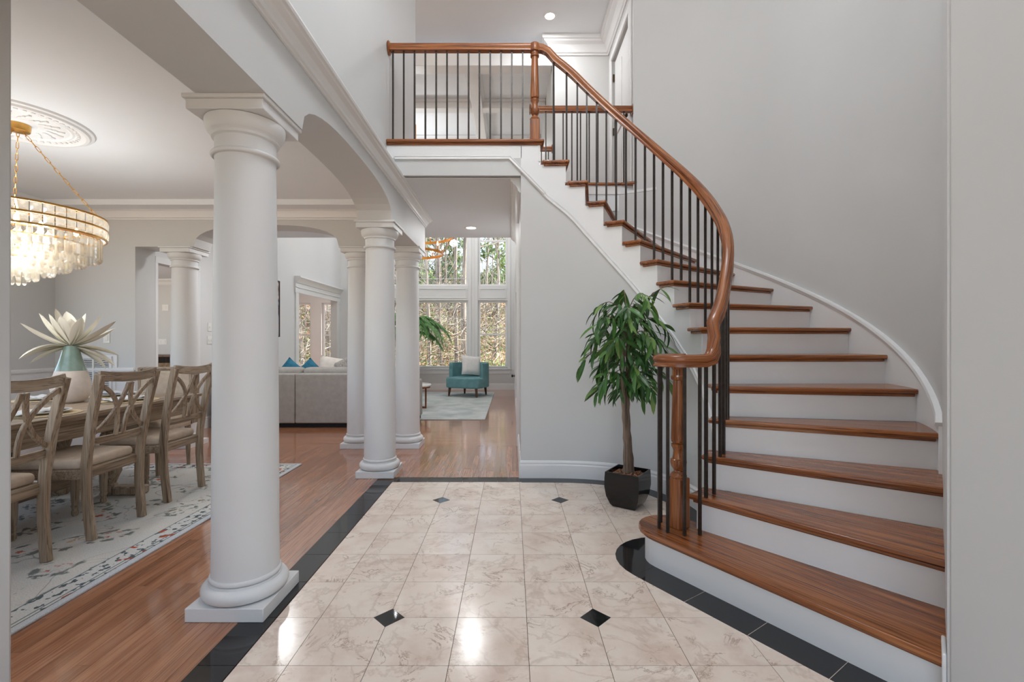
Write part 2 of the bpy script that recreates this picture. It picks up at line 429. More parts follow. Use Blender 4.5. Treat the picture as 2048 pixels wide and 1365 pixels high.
# =================================================================== SHELL
BX0, BX1 = -1.385, -1.075       # arcade beam between foyer and dining room
UX = -1.13                      # face of the tall wall above the beam
BZ = 2.32                       # underside of beams
CZ = 2.79                       # dining ceiling
HZ = 2.73                       # hall ceiling under the landing
UZ = 16*.1905                   # upper floor
TZ = 5.58                       # upper ceiling
YB0, YB1 = 5.35, 5.65           # back arcade
def arch_pts(a, b, z, rise, n=18, p=2.6):
    out = []
    for i in range(n+1):
        t = -1 + 2*i/n
        t = math.copysign(1-(1-abs(t))**1.6, t)
        out.append(((a+b)/2 + t*(b-a)/2, z + rise*(1-abs(t)**p)**(1/p)))
    return out
def wall_open(axis, c0, c1, u0, u1, z0, z1, holes):
    """wall slab with rectangular holes; axis 'y' = slab normal along y. holes (ua,ub,za,zb)."""
    mb = MB(); us = sorted({u0, u1, *[h[0] for h in holes], *[h[1] for h in holes]}); zs = sorted({z0, z1, *[h[2] for h in holes], *[h[3] for h in holes]})
    for a, b in zip(us[:-1], us[1:]):
        for c, d in zip(zs[:-1], zs[1:]):
            m_, q_ = (a+b)/2, (c+d)/2
            if any(h[0] < m_ < h[1] and h[2] < q_ < h[3] for h in holes): continue
            if axis == 'y': mb.box(a, b, c0, c1, c, d)
            else: mb.box(c0, c1, a, b, c, d)
    return mb
# left wall: arcade beam with arch, and the tall foyer wall above it
mb = MB()
ys = [(-1.2, BZ)] + arch_pts(2.385, 4.17, BZ, .215) + [(5.75, BZ)]
for (y0, z0), (y1, z1) in zip(ys[:-1], ys[1:]):
    mb.add([(BX0,y0,z0),(BX1,y0,z0),(BX1,y1,z1),(BX0,y1,z1),(BX0,y0,HZ),(BX1,y0,HZ),(BX1,y1,HZ),(BX0,y1,HZ)],
           [(0,3,2,1),(1,2,6,5),(3,0,4,7)] + ([(0,1,5,4)] if y0 == -1.2 else []))
mb.add([(BX0,5.75,BZ),(BX1,5.75,BZ),(BX1,5.75,HZ),(BX0,5.75,HZ)], [(0,1,2,3)])
mb.box(BX0, UX, -1.2, 5.45, HZ, TZ+.1)
struct('wall_left', mb, 'wall', 'grey foyer wall over the columns with a wide flat arch between two of them', 'wall', angle=25)
# back arcade wall of the dining room
mb = MB()
ys = [(-4.33, BZ), (-3.66, BZ)] + arch_pts(-3.66, -1.99, BZ, .25)[1:] + [(BX0+.31, BZ)]
for (x0, z0), (x1, z1) in zip(ys[:-1], ys[1:]):
    mb.add([(x0,YB0,z0),(x1,YB0,z1),(x1,YB1,z1),(x0,YB1,z0),(x0,YB0,CZ+.1),(x1,YB0,CZ+.1),(x1,YB1,CZ+.1),(x0,YB1,CZ+.1)],
           [(0,3,2,1),(0,1,5,4),(2,3,7,6)])
mb.box(-5.4, -4.33, YB0, YB1, 0, CZ+.1)
struct('wall_back', mb, 'wall', 'grey dining room wall with a low arch on white columns', 'wall', angle=25)
struct('wall_dining', wall_open('x', -5.45, -5.25, 1.4, YB1, 0, CZ+.1, [(1.8, 4.75, .45, 2.6)]), 'wall', 'grey side wall of the dining room behind the crystal chandelier', 'wall')  # side window opening added out of view to let sky light in
# front wall of the dining room with a wide window opening (unseen side)
mb = MB(); mb.box(-5.45, -4.7, 1.4, 1.65, 0, CZ+.1); mb.box(-2.3, -1.769, 1.4, 1.65, 0, TZ); mb.box(-4.7, -2.3, 1.4, 1.65, 0, .5); mb.box(-4.7, -2.3, 1.4, 1.65, 2.45, CZ+.1)
struct('wall_front', mb, 'wall', 'grey wall end at the left edge of the picture', 'wall', bevel=.012)
mb = wall_open('y', -1.3, -1.1, -1.9, 1.6, 0, TZ, [(-1.1, 1.1, 0, 2.5), (-1.1, 1.1, 2.9, 4.9)])
struct('wall_entry', mb, 'wall', 'entrance wall with the front door opening behind the viewpoint', 'wall')
struct('wall_entry', MB().box(-1.9, -1.769, -1.2, 1.4, 0, TZ), 'wall', 'entrance side wall on the left behind the viewpoint', 'wall')
struct('ceiling', MB().box(-5.45, BX0, 1.4, YB0, CZ, CZ+.12), 'ceiling', 'white dining room ceiling with a round medallion', 'ceiling')
# hall slab: ceiling of the hall, floor of the landing
mb = MB(); mb.box(-6.0, .08, 5.1, 6.73, HZ, UZ-.03); mb.box(UX, .08, 4.235, 5.1, HZ, UZ-.03); mb.box(.08, 1.39, 5.345, 6.73, HZ, UZ-.03)
struct('ceiling', mb, 'ceiling', 'white hall ceiling with recessed lights under the upper landing', 'ceiling')
# family room
FX0, FX1, FY = -4.35, .08, 11.8
FZ = 5.42
LOW = (.545, 2.265); UPR = (2.635, 4.95)
WX = [(-4.06, -3.31), (-3.06, -1.115), (-.86, -.12)]
holes = [(a, b, z0, z1) for a, b in WX for z0, z1 in (LOW, UPR)]
struct('wall_far', wall_open('y', FY, FY+.2, FX0-.2, .6, 0, FZ+.1, holes), 'trim', 'white window wall at the far end of the family room', 'wall')
struct('wall_family', wall_open('x', FX0-.15, FX0, YB1, FY, 0, FZ, [(5.66, 6.42, 0, 2.2), (9.45, 11.55, 0, 2.25)]), 'famwall', 'pale family room side wall with a cased opening', 'wall')
mb = MB(); mb.box(FX1, FX1+.15, 4.26, FY, 0, HZ+.3); mb.box(.585, .75, 6.9, FY+.2, HZ+.2, FZ)
struct('wall_hall', mb, 'wall', 'grey right hand wall of the hall leading to the windows', 'wall')
struct('ceiling', MB().box(FX0-.2, 4.25, 6.95, FY+.4, FZ, FZ+.1), 'ceiling', 'white coffered family room ceiling seen through the upper railing', 'ceiling')
mb = MB()
mb.box(FX0, FX1+.5, 6.73, 6.95, FZ-.2, FZ)
for y in (8.15, 9.55, 10.75): mb.box(FX0, FX1+.5, y-.09, y+.09, FZ-.15, FZ); mb.box(FX0, FX1+.5, y-.13, y+.13, FZ-.045, FZ)
for x in (-3.6, -2.1, -.6): mb.box(x-.09, x+.09, 6.9, FY, FZ-.154, FZ); mb.box(x-.13, x+.13, 6.9, FY, FZ-.048, FZ)
cof = obj('ceiling_beams', mb, 'trim', bevel=.008); tag(cof, 'white coffer beams across the tall family room ceiling', 'beams', kind='structure')
# upper hall
struct('ceiling', MB().box(-6, 4.25, -1.3, 6.95, TZ, TZ+.12), 'ceiling', 'white upper hall ceiling with one round recessed light', 'ceiling')
struct('wall_upper', MB().box(.585, 1.55, 6.73, 6.9, UZ-.03, TZ), 'wall', 'grey end wall of the upper hall under white crown moulding', 'wall', bevel=.01)
struct('wall_upper', wall_open('x', 1.4, 1.55, 5.29, 6.73, UZ-.03, TZ, [(5.52, 6.5, UZ-.03, UZ+2.1)]), 'wall', 'grey upper hall wall around the white door', 'wall', bevel=.006)
struct('wall_upper', MB().box(-6.1, -5.9, 5.1, 6.73, UZ, TZ), 'wall', 'grey wall closing the upper hall on the left', 'wall')

# =================================================================== STAIR GEOMETRY
RS = .1905
IN = {2:(.98,2.60),3:(1.10,2.71),4:(1.19,2.83),5:(1.25,2.92),6:(1.295,3.07),7:(1.32,3.27),8:(1.31,3.46),9:(1.26,3.63),10:(1.18,3.78),
      11:(1.085,3.91),12:(.965,4.01),13:(.825,4.08),14:(.675,4.125),15:(.515,4.15),16:(.29,4.16)}
OC, OR_ = Vector((.6, 3.5)), 1.95
def th(k): return R(-35.5 + 11.64*(k-4))
def wall_o(k):                       # outer wall line
    if k >= 4: return OC + OR_*Vector((math.cos(th(k)), math.sin(th(k))))
    a, b = Vector((2.1875, 2.3676)), Vector((1.41, 1.508)); t = (4-k)/3.2
    return a + (b-a)*t
OUT = {k: OC + OR_*Vector((math.cos(th(k)), math.sin(th(k)))) for k in range(1, 17)}
OUT[1] = Vector((1.42, 1.53)); OUT[2] = Vector((1.66, 1.80)); OUT[3] = Vector((1.95, 2.09))
ks = sorted(IN)
def cr(p0, p1, p2, p3, t):
    return .5*((2*p1) + (p2-p0)*t + (2*p0-5*p1+4*p2-p3)*t*t + (-p0+3*p1-3*p2+p3)*t**3)
INV = {k: Vector(v) for k, v in IN.items()}
INV[1] = Vector((.85, 2.50)); INV[17] = Vector((.06, 4.16)); INV[0] = Vector((.72, 2.4)); INV[18] = Vector((-.16, 4.16))
def inner(k):
    i = min(16, max(1, int(math.floor(k)))); t = k-i
    return cr(INV[i-1], INV[i], INV[i+1], INV[min(18, i+2)], t)
def inner_n(k):                      # unit normal pointing away from the well (under the treads)
    d = (inner(k+.02)-inner(k-.02)).normalized()
    return Vector((d.y, -d.x))
WOFF = .04
def wall_i(k): return inner(k) + inner_n(k)*WOFF

# outer curved wall
pts = [Vector((1.41, 1.508))] + [wall_o(k) for k in (2.2, 3.0, 3.6)] + [OC + OR_*Vector((math.cos(R(a)), math.sin(R(a)))) for a in [-35.5+i*3.0 for i in range(48)]]
mb = MB()
def band(mb, pts, z0, z1, off=0.0, thick=.1):
    n = len(pts); nor = []
    for i in range(n):
        d = (pts[min(n-1,i+1)]-pts[max(0,i-1)]).normalized(); nor.append(Vector((d.y, -d.x)))
    z0 = z0 if isinstance(z0, list) else [z0]*n; z1 = z1 if isinstance(z1, list) else [z1]*n
    v = []
    for i in range(n):
        a = pts[i]+nor[i]*off; b = pts[i]+nor[i]*(off+thick)
        v += [(a.x,a.y,z0[i]),(a.x,a.y,z1[i]),(b.x,b.y,z1[i]),(b.x,b.y,z0[i])]
    f = []
    for i in range(n-1):
        for q in range(4): f.append((i*4+q, i*4+(q+1)%4, i*4+4+(q+1)%4, i*4+4+q))
    f += [(3,2,1,0), tuple((n-1)*4+q for q in range(4))]
    mb.add(v, f); return mb
n_full = next(i for i, p in enumerate(pts) if i > 10 and p.x < 1.42)
band(mb, pts[:n_full+1], 0, TZ, 0, .12)
mb2 = MB(); band(mb2, pts[n_full:], 0, UZ-.12, 0, .12); mb.add(mb2.v, mb2.f)
struct('wall_stair', mb, 'wall', 'tall grey curved wall behind the staircase', 'wall', angle=30)
# near right wall end and an added unseen wall that blocks the sun
struct('wall_right', MB().box(1.41, 4.2, -1.2, 1.506, 0, TZ), 'wall', 'grey wall end at the right edge of the picture', 'wall', bevel=.012)
struct('wall_sun_block', MB().box(4.0, 4.2, 1.6, 12.2, -.5, TZ+.2), 'wall', 'added outer wall, unseen, blocking the sun on the staircase side', 'wall')
sk_b = MB().prism([(1.41,1.509),(1.50,1.610),(1.492,1.619),(1.402,1.518)], 0, .215)
struct('baseboard_right', sk_b, 'trim', 'white baseboard at the foot of the near right wall end', 'baseboard', bevel=.005)

# inner curved wall below the stairs: grey under the trim line, white stringer above
NK = 6
kk = [2 + i/NK for i in range(14*NK+1)]
def trim_z(k): return k*RS - .49
wall_pts = [wall_i(k) for k in kk]
ends = [Vector((.08, 4.20))]
mb = MB()
zt = [max(.02, trim_z(k)) for k in kk]
st_top = []
ext = [Vector((.25, 4.20)), Vector((.16, 4.20)), Vector((.08, 4.20))]
path_w = wall_pts + ext
zt_w = zt + [2.61, 2.70, 2.79]
band(mb, path_w, 0, zt_w, 0, .05)
struct('wall_curve', mb, 'wall', 'grey curved wall under the staircase behind the potted tree', 'wall', angle=30)
# landing front header
struct('wall_header', MB().box(UX, .085, 4.20, 4.25, HZ, 2.89), 'wall', 'grey header under the upper landing', 'wall')
# ---- staircase
stair = thing('staircase', 'curved staircase with oak treads and white risers sweeping up to the landing', 'staircase', (1.3, 3.0, 0))
mb = MB()
for i in range(14):                                   # stepped white stringer
    k0 = 2+i; seg = [k0 + .19 + j/NK for j in range(NK+1)]
    band(mb, [wall_i(k) for k in seg], [max(0.0, trim_z(k)-.005) for k in seg], k0*RS-.03, -.002, .05)
band(mb, [wall_i(16.19)] + ext[1:], [trim_z(16.19), 2.70, 2.79], UZ-.03, -.002, .05)
mb.box(UX, .085, 4.198, 4.25, 2.885, UZ-.03)
obj('stringer', mb, 'stairwhite', stair, angle=30)
# trim strip along the lower edge of the stringer
path = [(p.x, p.y, z) for p, z in zip([wall_i(k) for k in kk], [trim_z(k) for k in kk]) if z > .1]
path += [(.29, 4.195, 2.565), (-.02, 4.198, 2.89), (BX1+.02, 4.198, 2.89)]
tp = [(-.016, -.018), (-.010, -.02), (.004, -.02), (.004, .018), (-.006, .018), (-.014, .01), (-.009, .0)]
obj('stringer_moulding', MB().sweep(path, tp, up=(0,0,1)), 'trim', stair)
def offset_poly(poly, d):
    n = len(poly); out = []
    for i in range(n):
        p0, p1, p2 = poly[i-1], poly[i], poly[(i+1)%n]
        a = (p1-p0).normalized(); b = (p2-p1).normalized()
        na = Vector((a.y,-a.x)); nb = Vector((b.y,-b.x)); m_ = (na+nb)
        m_ = m_.normalized() if m_.length > 1e-6 else na
        c = max(.5, m_.dot(na)); out.append(p1 - m_*(d/c))
    return out
def gr(mb, d, off=0.0):
    d = Vector((d[0], d[1])).normalized()
    return [(p[0]*d.x+p[1]*d.y+off, -p[0]*d.y+p[1]*d.x+off*.37, p[2]) for p in mb.v]
def tread(k, poly, d):
    inn = offset_poly(poly, .020)
    m1 = MB().prism([(p.x,p.y) for p in poly], k*RS-.028, k*RS); m2 = MB().prism([(p.x,p.y) for p in inn], k*RS-.046, k*RS-.027)
    g1, g2 = gr(m1, d, k*3.1), gr(m2, d, k*2.7)
    o = obj('tread', m1, 'oak', stair, bevel=.011, seg=3, g=g1)
    obj('cove', m2, 'oak', o, bevel=.006, g=g2)
    return o
def along(a, b, t): return a + (b-a)*t
for k in range(2, 16):
    a0, a1 = inner(k), inner(k+1)
    o0, o1 = (OUT[k] if k > 3 else OUT[k]), OUT[k+1]
    poly = [inner(k)] 
    ex = lambda q: OUT[q] + (OUT[q]-inner(q)).normalized()*.16
    outer = [wall_o(k + j/5) for j in range(6)] if k >= 4 else [ex(k), ex(k+1) if k < 3 else OUT[k+1]]
    dback = (OUT[k+1]-inner(k+1)).normalized(); back = Vector((-dback.y, dback.x))*.03
    poly = [inner(k)] + outer + [outer[-1]+back, inner(k+1)+back*.9] + [inner(k + 1 - j/4) for j in range(1, 4)]
    if k >= 4: poly = [inner(k)] + outer[:-1] + [outer[-1]+back*.5, inner(k+1)+back*.6] + [inner(k+1-j/4) for j in range(1, 4)]
    tread(k, poly, OUT[k]-inner(k))
# first tread with its rounded end
BC, BRR = Vector((.895, 2.625)), .175
d1 = Vector((.564, -.826)); n1 = Vector((-.826, -.564))
arc = [BC + BRR*Vector((math.cos(a), math.sin(a))) for a in [math.atan2(n1.y, n1.x) - R(i*15) for i in range(0, 16)]]
f0 = BC + n1*BRR
front_end = Vector((1.425, 1.525)) + (Vector((1.425, 1.525))-f0).normalized()*.15
poly1 = [*reversed(arc), front_end, Vector((1.75, 1.80)), inner(2)+Vector((.06, .05))]
# orientation: make ccw
def ccw(p):
    a = sum(p[i].x*p[(i+1)%len(p)].y-p[(i+1)%len(p)].x*p[i].y for i in range(len(p)))
    return p if a > 0 else p[::-1]
poly1 = ccw(poly1)
tread(1, poly1, d1)
in1 = offset_poly(poly1, .035)
obj('riser', MB().prism([(p.x,p.y) for p in in1], 0, RS-.04), 'stairwhite', stair, angle=30)
for k in range(2, 17):
    I, O = inner(k), (OUT[k] if k < 4 else wall_o(k)); d = (O-I).normalized(); bk = Vector((-d.y, d.x))
    a = I + d*(WOFF) + bk*.03; b = O + d*(.02 if k > 3 else .16) + bk*.03
    a2, b2 = a + bk*.02, b + bk*.02
    obj('riser', MB().prism([(a.x,a.y),(b.x,b.y),(b2.x,b2.y),(a2.x,a2.y)], (k-1)*RS-.002, k*RS-.03), 'stairwhite', stair)
# skirt board along the outer wall with its cap moulding
ko = [3.8 + i*.2 for i in range(60)]
po = [wall_o(k) if k >= 4 else wall_o(k) for k in ko]
mb = MB(); band(mb, po, [max(0, k*RS-.35) for k in ko], [k*RS+.09 for k in ko], -.014, .02)
obj('skirt_board', mb, 'stairwhite', stair, angle=30)
cap = [(.0, -.022), (.02, -.02), (.024, -.006), (.03, .004), (.026, .022), (.0, .024)]
nrm = []
capath = []
for i, k in enumerate(ko):
    capath.append((po[i].x, po[i].y, k*RS+.085))
obj('skirt_cap', MB().sweep(capath, [(-a, b) for a, b in cap], up=(0,0,1)), 'trim', stair)
# upper floor edges
mq = MB().box(UX, .29, 4.165, 4.35, UZ-.03, UZ); obj('landing_nosing', mq, 'oak', stair, bevel=.011, seg=3, g=gr(mq, (1,0)))
mq = MB().box(UX, .27, 4.185, 4.35, UZ-.048, UZ-.029); obj('cove', mq, 'oak', stair, bevel=.006, g=gr(mq, (1,0)))
p16 = [Vector((.29, 4.165)), Vector((.13, 5.36)), Vector((.03, 5.36)), Vector((.15, 4.30))]
mq = MB().prism([(p.x,p.y) for p in ccw(p16)], UZ-.03, UZ-.0005); obj('landing_nosing', mq, 'oak', stair, bevel=.011, seg=3, g=gr(mq, (-.1,1)))
# hall overlook fascia and nosing
fa = [Vector((.12, 5.345)), Vector((1.24, 5.345)), Vector((1.40, 5.29))]
mb = MB().box(.08, 1.26, 5.335, 5.36, UZ-.13, UZ-.03)
obj('hall_fascia', mb, 'stairwhite', stair)
mbn = MB().box(.10, 1.24, 5.31, 5.42, UZ-.03, UZ); mbn.prism([(1.24,5.31),(1.41,5.255),(1.44,5.40),(1.24,5.42)], UZ-.03, UZ)
obj('hall_nosing', mbn, 'oak', stair, bevel=.01, seg=3, g=gr(mbn, (1,0)))
led = [OC + (OR_-.006)*Vector((math.cos(R(a)), math.sin(R(a)))) for a in range(59, 106, 3)]
mb = MB(); band(mb, led, UZ-.13, UZ-.10, 0, .01)
obj('ledge', mb, 'trim', stair)
# upper floor boards
flo = MB().prism([(-6,5.1),(BX1,5.1),(BX1,4.3),(.25,4.3),(.12,5.36),(1.39,5.36),(1.39,6.73),(-6,6.73)], UZ-.03, UZ-.002)
struct('floor_upper', flo, 'floorwood', 'wood floor of the upper landing', 'floor')

# ---- stair railing
rail = thing('stair_railing', 'oak handrail with thin dark iron balusters winding up the curved staircase', 'railing', (.925, 2.63, RS))
INS = .10
def rp(k):
    I = inner(k); kk_ = min(16, max(2, k)); d = (OUT[int(kk_)]-inner(int(kk_))); f_ = kk_-int(kk_)
    if f_ > 0: d = along((OUT[int(kk_)]-inner(int(kk_))).normalized(), (OUT[int(kk_)+1]-inner(int(kk_)+1)).normalized(), f_)
    d = d.normalized(); p = I + d*INS
    return Vector((p.x, p.y, k*RS + .855))
VC = Vector((.93, 2.602)); VR = .107
vol = [(VC.x+VR*math.cos(R(a)), VC.y+VR*math.sin(R(a)), 1.128) for a in range(50, 281, 15)] + [(.985, 2.500, 1.128), (1.035, 2.506, 1.130), (1.075, 2.520, 1.142), (1.100, 2.540, 1.185), (1.112, 2.562, 1.25)]
hp = vol + [tuple(rp(k)) for k in [2.5 + i*.25 for i in range(53)]] + [(.33, 4.255, 3.885), (.275, 4.25, 3.908), (.2075, 4.245, 3.912)]
hprof = [(-.030,-.034),(.030,-.034),(.031,-.022),(.025,-.012),(.033,.004),(.032,.018),(.022,.030),(.008,.034),(-.008,.034),(-.022,.030),(-.032,.018),(-.033,.004),(-.025,-.012),(-.031,-.022)]
def rail_g(path, prof):
    out = []; L_ = 0.0
    for i, p in enumerate(path):
        if i: L_ += (Vector(p)-Vector(path[i-1])).length
        out += [(L_, q[0]*1.0, q[1]) for q in prof]
    return out
obj('handrail', MB().sweep(hp, hprof, up=(0,0,1), mitre=False), 'oak', rail, angle=50, g=rail_g(hp, hprof))
def newel_prof(base_h, top):
    a = top-base_h
    return [(.046,0),(.050,.01),(.044,.022),(.028,.032),(.026,.04),(.042,.06),(.049,.085),(.047,.10),(.036,.105),(.032,.13),(.030,.15),(.036,.165),(.043,.175),(.043,.186),(.030,.193),(.042,.20),(.045,.216),
            (.034,a-.12),(.032,a-.085),(.043,a-.08),(.045,a-.065),(.036,a-.055),(.036,a-.03),(.044,a-.01),(.044,a)]
def newel(x, y, z0, ztop, bh, rot, cap=False):
    nb = obj('newel_post', MB().cbox((x,y,z0+bh/2), .088, .088, bh, rz=rot), 'oakz', rail, bevel=.006)
    obj('newel_turning', MB().lathe([(r*.92, z) for r, z in newel_prof(0, ztop-z0-bh)], (x,y,z0+bh), 28), 'oakz', rail)
    if cap: obj('newel_cap', MB().lathe([(.046,0),(.05,.01),(.05,.06),(.046,.07),(.03,.082),(.0,.086)], (x,y,ztop-.035), 28), 'oakz', rail)
newel(.935, 2.615, RS, 1.10, .28, R(32))
newel(.2075, 4.245, UZ, 3.905, .20, 0, True)
bal_me = with_mat(mesh_of(MB().box(-.0075,.0075,-.0075,.0075,0,1), 'baluster', False), 'iron')
def baluster(p, z0, z1, parent, rz=0):
    L = parent.location
    inst('baluster', bal_me, None, parent, Matrix.Translation((p[0]-L[0], p[1]-L[1], z0-L[2])) @ Matrix.Rotation(rz,4,'Z') @ Matrix.Diagonal((1,1,z1-z0,1)))
for x, y in ((.823,2.605),(.857,2.682),(.848,2.535),(.925,2.495),(1.01,2.503)): baluster((x,y), RS, 1.11, rail)
kb = 2.08
while kb < 15.95:
    p = rp(kb); kf = int(math.floor(kb+.02))
    baluster(p, max(1,kf)*RS, (p.z if kb > 2.45 else 1.16 + (kb-2.08)*.3)-.03, rail, math.atan2((p.y-3.4),(p.x-.55))); kb += .5
bal = thing('balcony_railing', 'straight oak railing with dark balusters along the front of the upper landing', 'railing', (-.43, 4.245, UZ))
sq = [(-.030,-.034),(.030,-.034),(.031,-.022),(.025,-.012),(.033,.004),(.032,.018),(.022,.030),(-.022,.030),(-.032,.018),(-.033,.004),(-.025,-.012),(-.031,-.022)]
hq = [(UX+.01,4.245,3.912),(.2075,4.245,3.912)]; obj('handrail', MB().sweep(hq, sq, up=(0,0,1)), 'oak', bal, angle=50, g=rail_g(hq, sq))
rose = [(.0,0),(.052,0),(.06,.006),(.062,.012),(.055,.018),(.035,.022),(.0,.022)]
def rosette(p, ax, parent):
    m_ = MB().lathe(rose, (0,0,0), 28); q = Matrix.Translation(p) @ ({'x': Matrix.Rotation(R(90),4,'Y'), '-x': Matrix.Rotation(R(-90),4,'Y')}[ax])
    m_.v = [tuple(q @ Vector(v)) for v in m_.v]; obj('rosette', m_, 'oakz', parent)
rosette((UX, 4.245, 3.908), 'x', bal)
for i in range(13): baluster((-1.085 + .0985*i, 4.245), UZ, 3.88, bal)
hr = thing('hall_railing', 'short straight oak railing behind the stair railing at the upper hall', 'railing', (.8, 5.37, UZ))
hq = [(.22,5.37,3.912),(1.395,5.37,3.912)]; obj('handrail', MB().sweep(hq, sq, up=(0,0,1)), 'oak', hr, angle=50, g=rail_g(hq, sq))
rosette((1.40, 5.37, 3.908), '-x', hr); rosette((.20, 5.37, 3.908), 'x', hr)
for i in range(11): baluster((.29 + .1*i, 5.37), UZ, 3.88, hr)
fr = thing('overlook_railing', 'end of an oak railing with a round rosette seen above the top stair', 'railing', (-1.5, 6.66, UZ))
hq = [(-4.0,6.66,3.99),(.58,6.66,3.99)]; obj('handrail', MB().sweep(hq, sq, up=(0,0,1)), 'oak', fr, angle=50, g=rail_g(hq, sq))
rosette((.585, 6.66, 3.985), '-x', fr)
for i in range(45): baluster((.52 - .1*i, 6.66), UZ, 3.96, fr)

# =================================================================== FLOORS
# marble foyer floor: grout bed, then every tile on its own
TS, TX, TY = .3068, -.855, 1.77
foy = struct('floor', MB().box(-1.2, 1.8, -1.1, 4.215, -.05, -.004), 'grout', 'polished cream marble tile floor of the foyer with a black border', 'floor')
def rect_me(w, d, name, mat, z0=-.012, z1=0.0, g=.0012):
    return with_mat(mesh_of(MB().box(g, w-g, g, d-g, z0, z1), name, False), mat)
full_tile = rect_me(TS, TS, 'tile', 'marble')
def rel(parent, x, y, z=0.0, rz=0.0):
    return Matrix.Translation((x-parent.location.x, y-parent.location.y, z-parent.location.z)) @ Matrix.Rotation(rz,4,'Z')
left_w = TX + 1.048
left_tile = rect_me(left_w, TS, 'tile', 'marble')
yb = 4.11
for j in range(-5, 8):
    y0 = TY + TS*j
    if y0 > yb: continue
    dep = min(TS, yb-y0)
    if dep < TS-.001:
        ft, lt = rect_me(TS, dep, 'tile', 'marble'), rect_me(left_w, dep, 'tile', 'marble')
    else: ft, lt = full_tile, left_tile
    inst('tile', lt, None, foy, rel(foy, -1.048, y0))
    for i in range(8):
        x0 = TX + TS*i
        cx, cy = x0+TS, y0            # hide what lies wholly under the stairs
        if (Vector((x0, y0+dep)) - f0).dot(n1) < -.25 and (Vector((x0, y0)) - f0).dot(n1) < -.25 and y0+dep < 2.5: continue
        if x0 > 1.45: continue
        inst('tile', ft, None, foy, rel(foy, x0, y0))
dm = .069
dia = with_mat(mesh_of(MB().prism([(-dm,0),(0,-dm),(dm,0),(0,dm)], -.01, .0008), 'inset_tile', False), 'granite')
for i in (1, 4):
    for j in (-4, 1, 6): inst('inset_tile', dia, None, foy, rel(foy, TX+TS*i, TY+TS*j))
# black border: straight runs
bt = rect_me(.15, TS, 'border_tile', 'granite', -.012, .0006)
for j in range(-5, 8):
    y0 = TY + TS*j; d_ = min(TS, 4.11-y0)
    if d_ > .02: inst('border_tile', bt if d_ > TS-.001 else rect_me(.15, d_, 'border_tile', 'granite', -.012, .0006), None, foy, rel(foy, -1.2, y0))
bt2 = rect_me(TS, .145, 'border_tile', 'granite', -.012, .0006)
for i in range(0, 4):
    x0 = TX + TS*i
    inst('border_tile', bt2, None, foy, rel(foy, x0-.193, 4.07))
# border along the curved wall and around the first step
def border_piece(a, b):
    def quad(p): return p
    L = foy.location
    obj('border_tile', MB().prism([(q.x,q.y) for q in ccw(a+b[::-1])], -.012, .0008), 'granite', foy, smooth=False)
wp = [Vector((.37, 4.20)), Vector((.29, 4.20))]
kseq = [16.9 - i*.25 for i in range(int(13.9/.25)+1)]
run = [wall_i(k) for k in kseq]
run_in = [wall_i(k) - inner_n(k)*.14 for k in kseq]
for i in range(0, len(kseq)-1, 7):
    j = min(len(kseq)-1, i+7)
    ga = [run[q] for q in range(i, j+1)]; gb = [run_in[q] for q in range(i, j+1)]
    border_piece(ga, gb)
angs = [math.atan2(n1.y, n1.x) - R(i*12) for i in range(0, 17)]
oi_, oo_ = BRR-.06, BRR+.13
border_piece([BC+oi_*Vector((math.cos(a),math.sin(a))) for a in angs[:9]], [BC+oo_*Vector((math.cos(a),math.sin(a))) for a in angs[:9]])
border_piece([BC+oi_*Vector((math.cos(a),math.sin(a))) for a in angs[8:]], [BC+oo_*Vector((math.cos(a),math.sin(a))) for a in angs[8:]])
t0 = 0.0
while t0 < 1.5:
    a, b = f0 - n1*.06 + d1*(t0+.001), f0 - n1*.06 + d1*(t0+.303); border_piece([a, b], [a+n1*.19, b+n1*.19]); t0 += .3045

# wood floors: planks laid along the view in the dining room and hall, across it in the family room
PW = .0572
wf = struct('floor', MB().box(-6.2, -1.2, 1.0, YB0, -.05, -.003), 'darkwood', 'dark stained oak strip floor of the dining room and hall', 'floor')
plank_cache = {}
def plank_mesh(w, ln, mat, along_y=True):
    key = (round(w,3), round(ln,2), mat)
    if key not in plank_cache:
        g = .0005
        mbp = MB().box(g, (w if along_y else ln)-g, g, (ln if along_y else w)-g, -.012, 0)
        plank_cache[key] = with_mat(mesh_of(mbp, 'plank', False), mat)
    return plank_cache[key]
rest = MB(); count = 0
LEN = [.6, .75, .9, 1.05, 1.2]
x = -1.2 - PW
while x > -5.3:
    y = 1.0 - random.random()*.6
    while y < YB0+.1:
        ln = random.choice(LEN)
        a, b = max(1.0, y), min(YB0+.12, y+ln)
        if b-a > .05:
            vis = (x > -2.18 and b > 1.2) or (b > 4.66 and x > -3.3)
            if vis and count < 205:
                me_ = plank_mesh(PW, b-a, 'floorwood'); inst('plank', me_, None, wf, rel(wf, x, a)); count += 1
            else: rest.box(x+.0005, x+PW-.0005, a+.0005, b-.0005, -.012, 0)
        y += ln
    x -= PW
r_ = obj('plank', rest, 'floorwood', wf, smooth=False); r_['kind'] = 'stuff'
wf2 = struct('floor', MB().box(-9.5, .1, YB0, 13.2, -.05, -.003), 'darkwood', 'reddish oak floor shining towards the family room windows', 'floor')
mbh = struct('floor', MB().box(-1.2, .1, 4.215, YB0+.05, -.05, -.003), 'darkwood', 'oak floor strip of the hall just past the marble border', 'floor')
rest = MB(); x = -1.2; count = 0
while x < .08:
    y = 4.215; first = True
    while y < YB0+.1:
        ln = random.choice(LEN)*(random.random() if first else 1); first = False
        b = min(YB0+.12, y+max(.2, ln)); w_ = min(PW, .085-x)
        inst('plank', plank_mesh(w_, b-y, 'floorwood'), None, mbh, rel(mbh, x, y)); y = b
    x += PW
rest = MB(); y = YB0+.12; near = 0
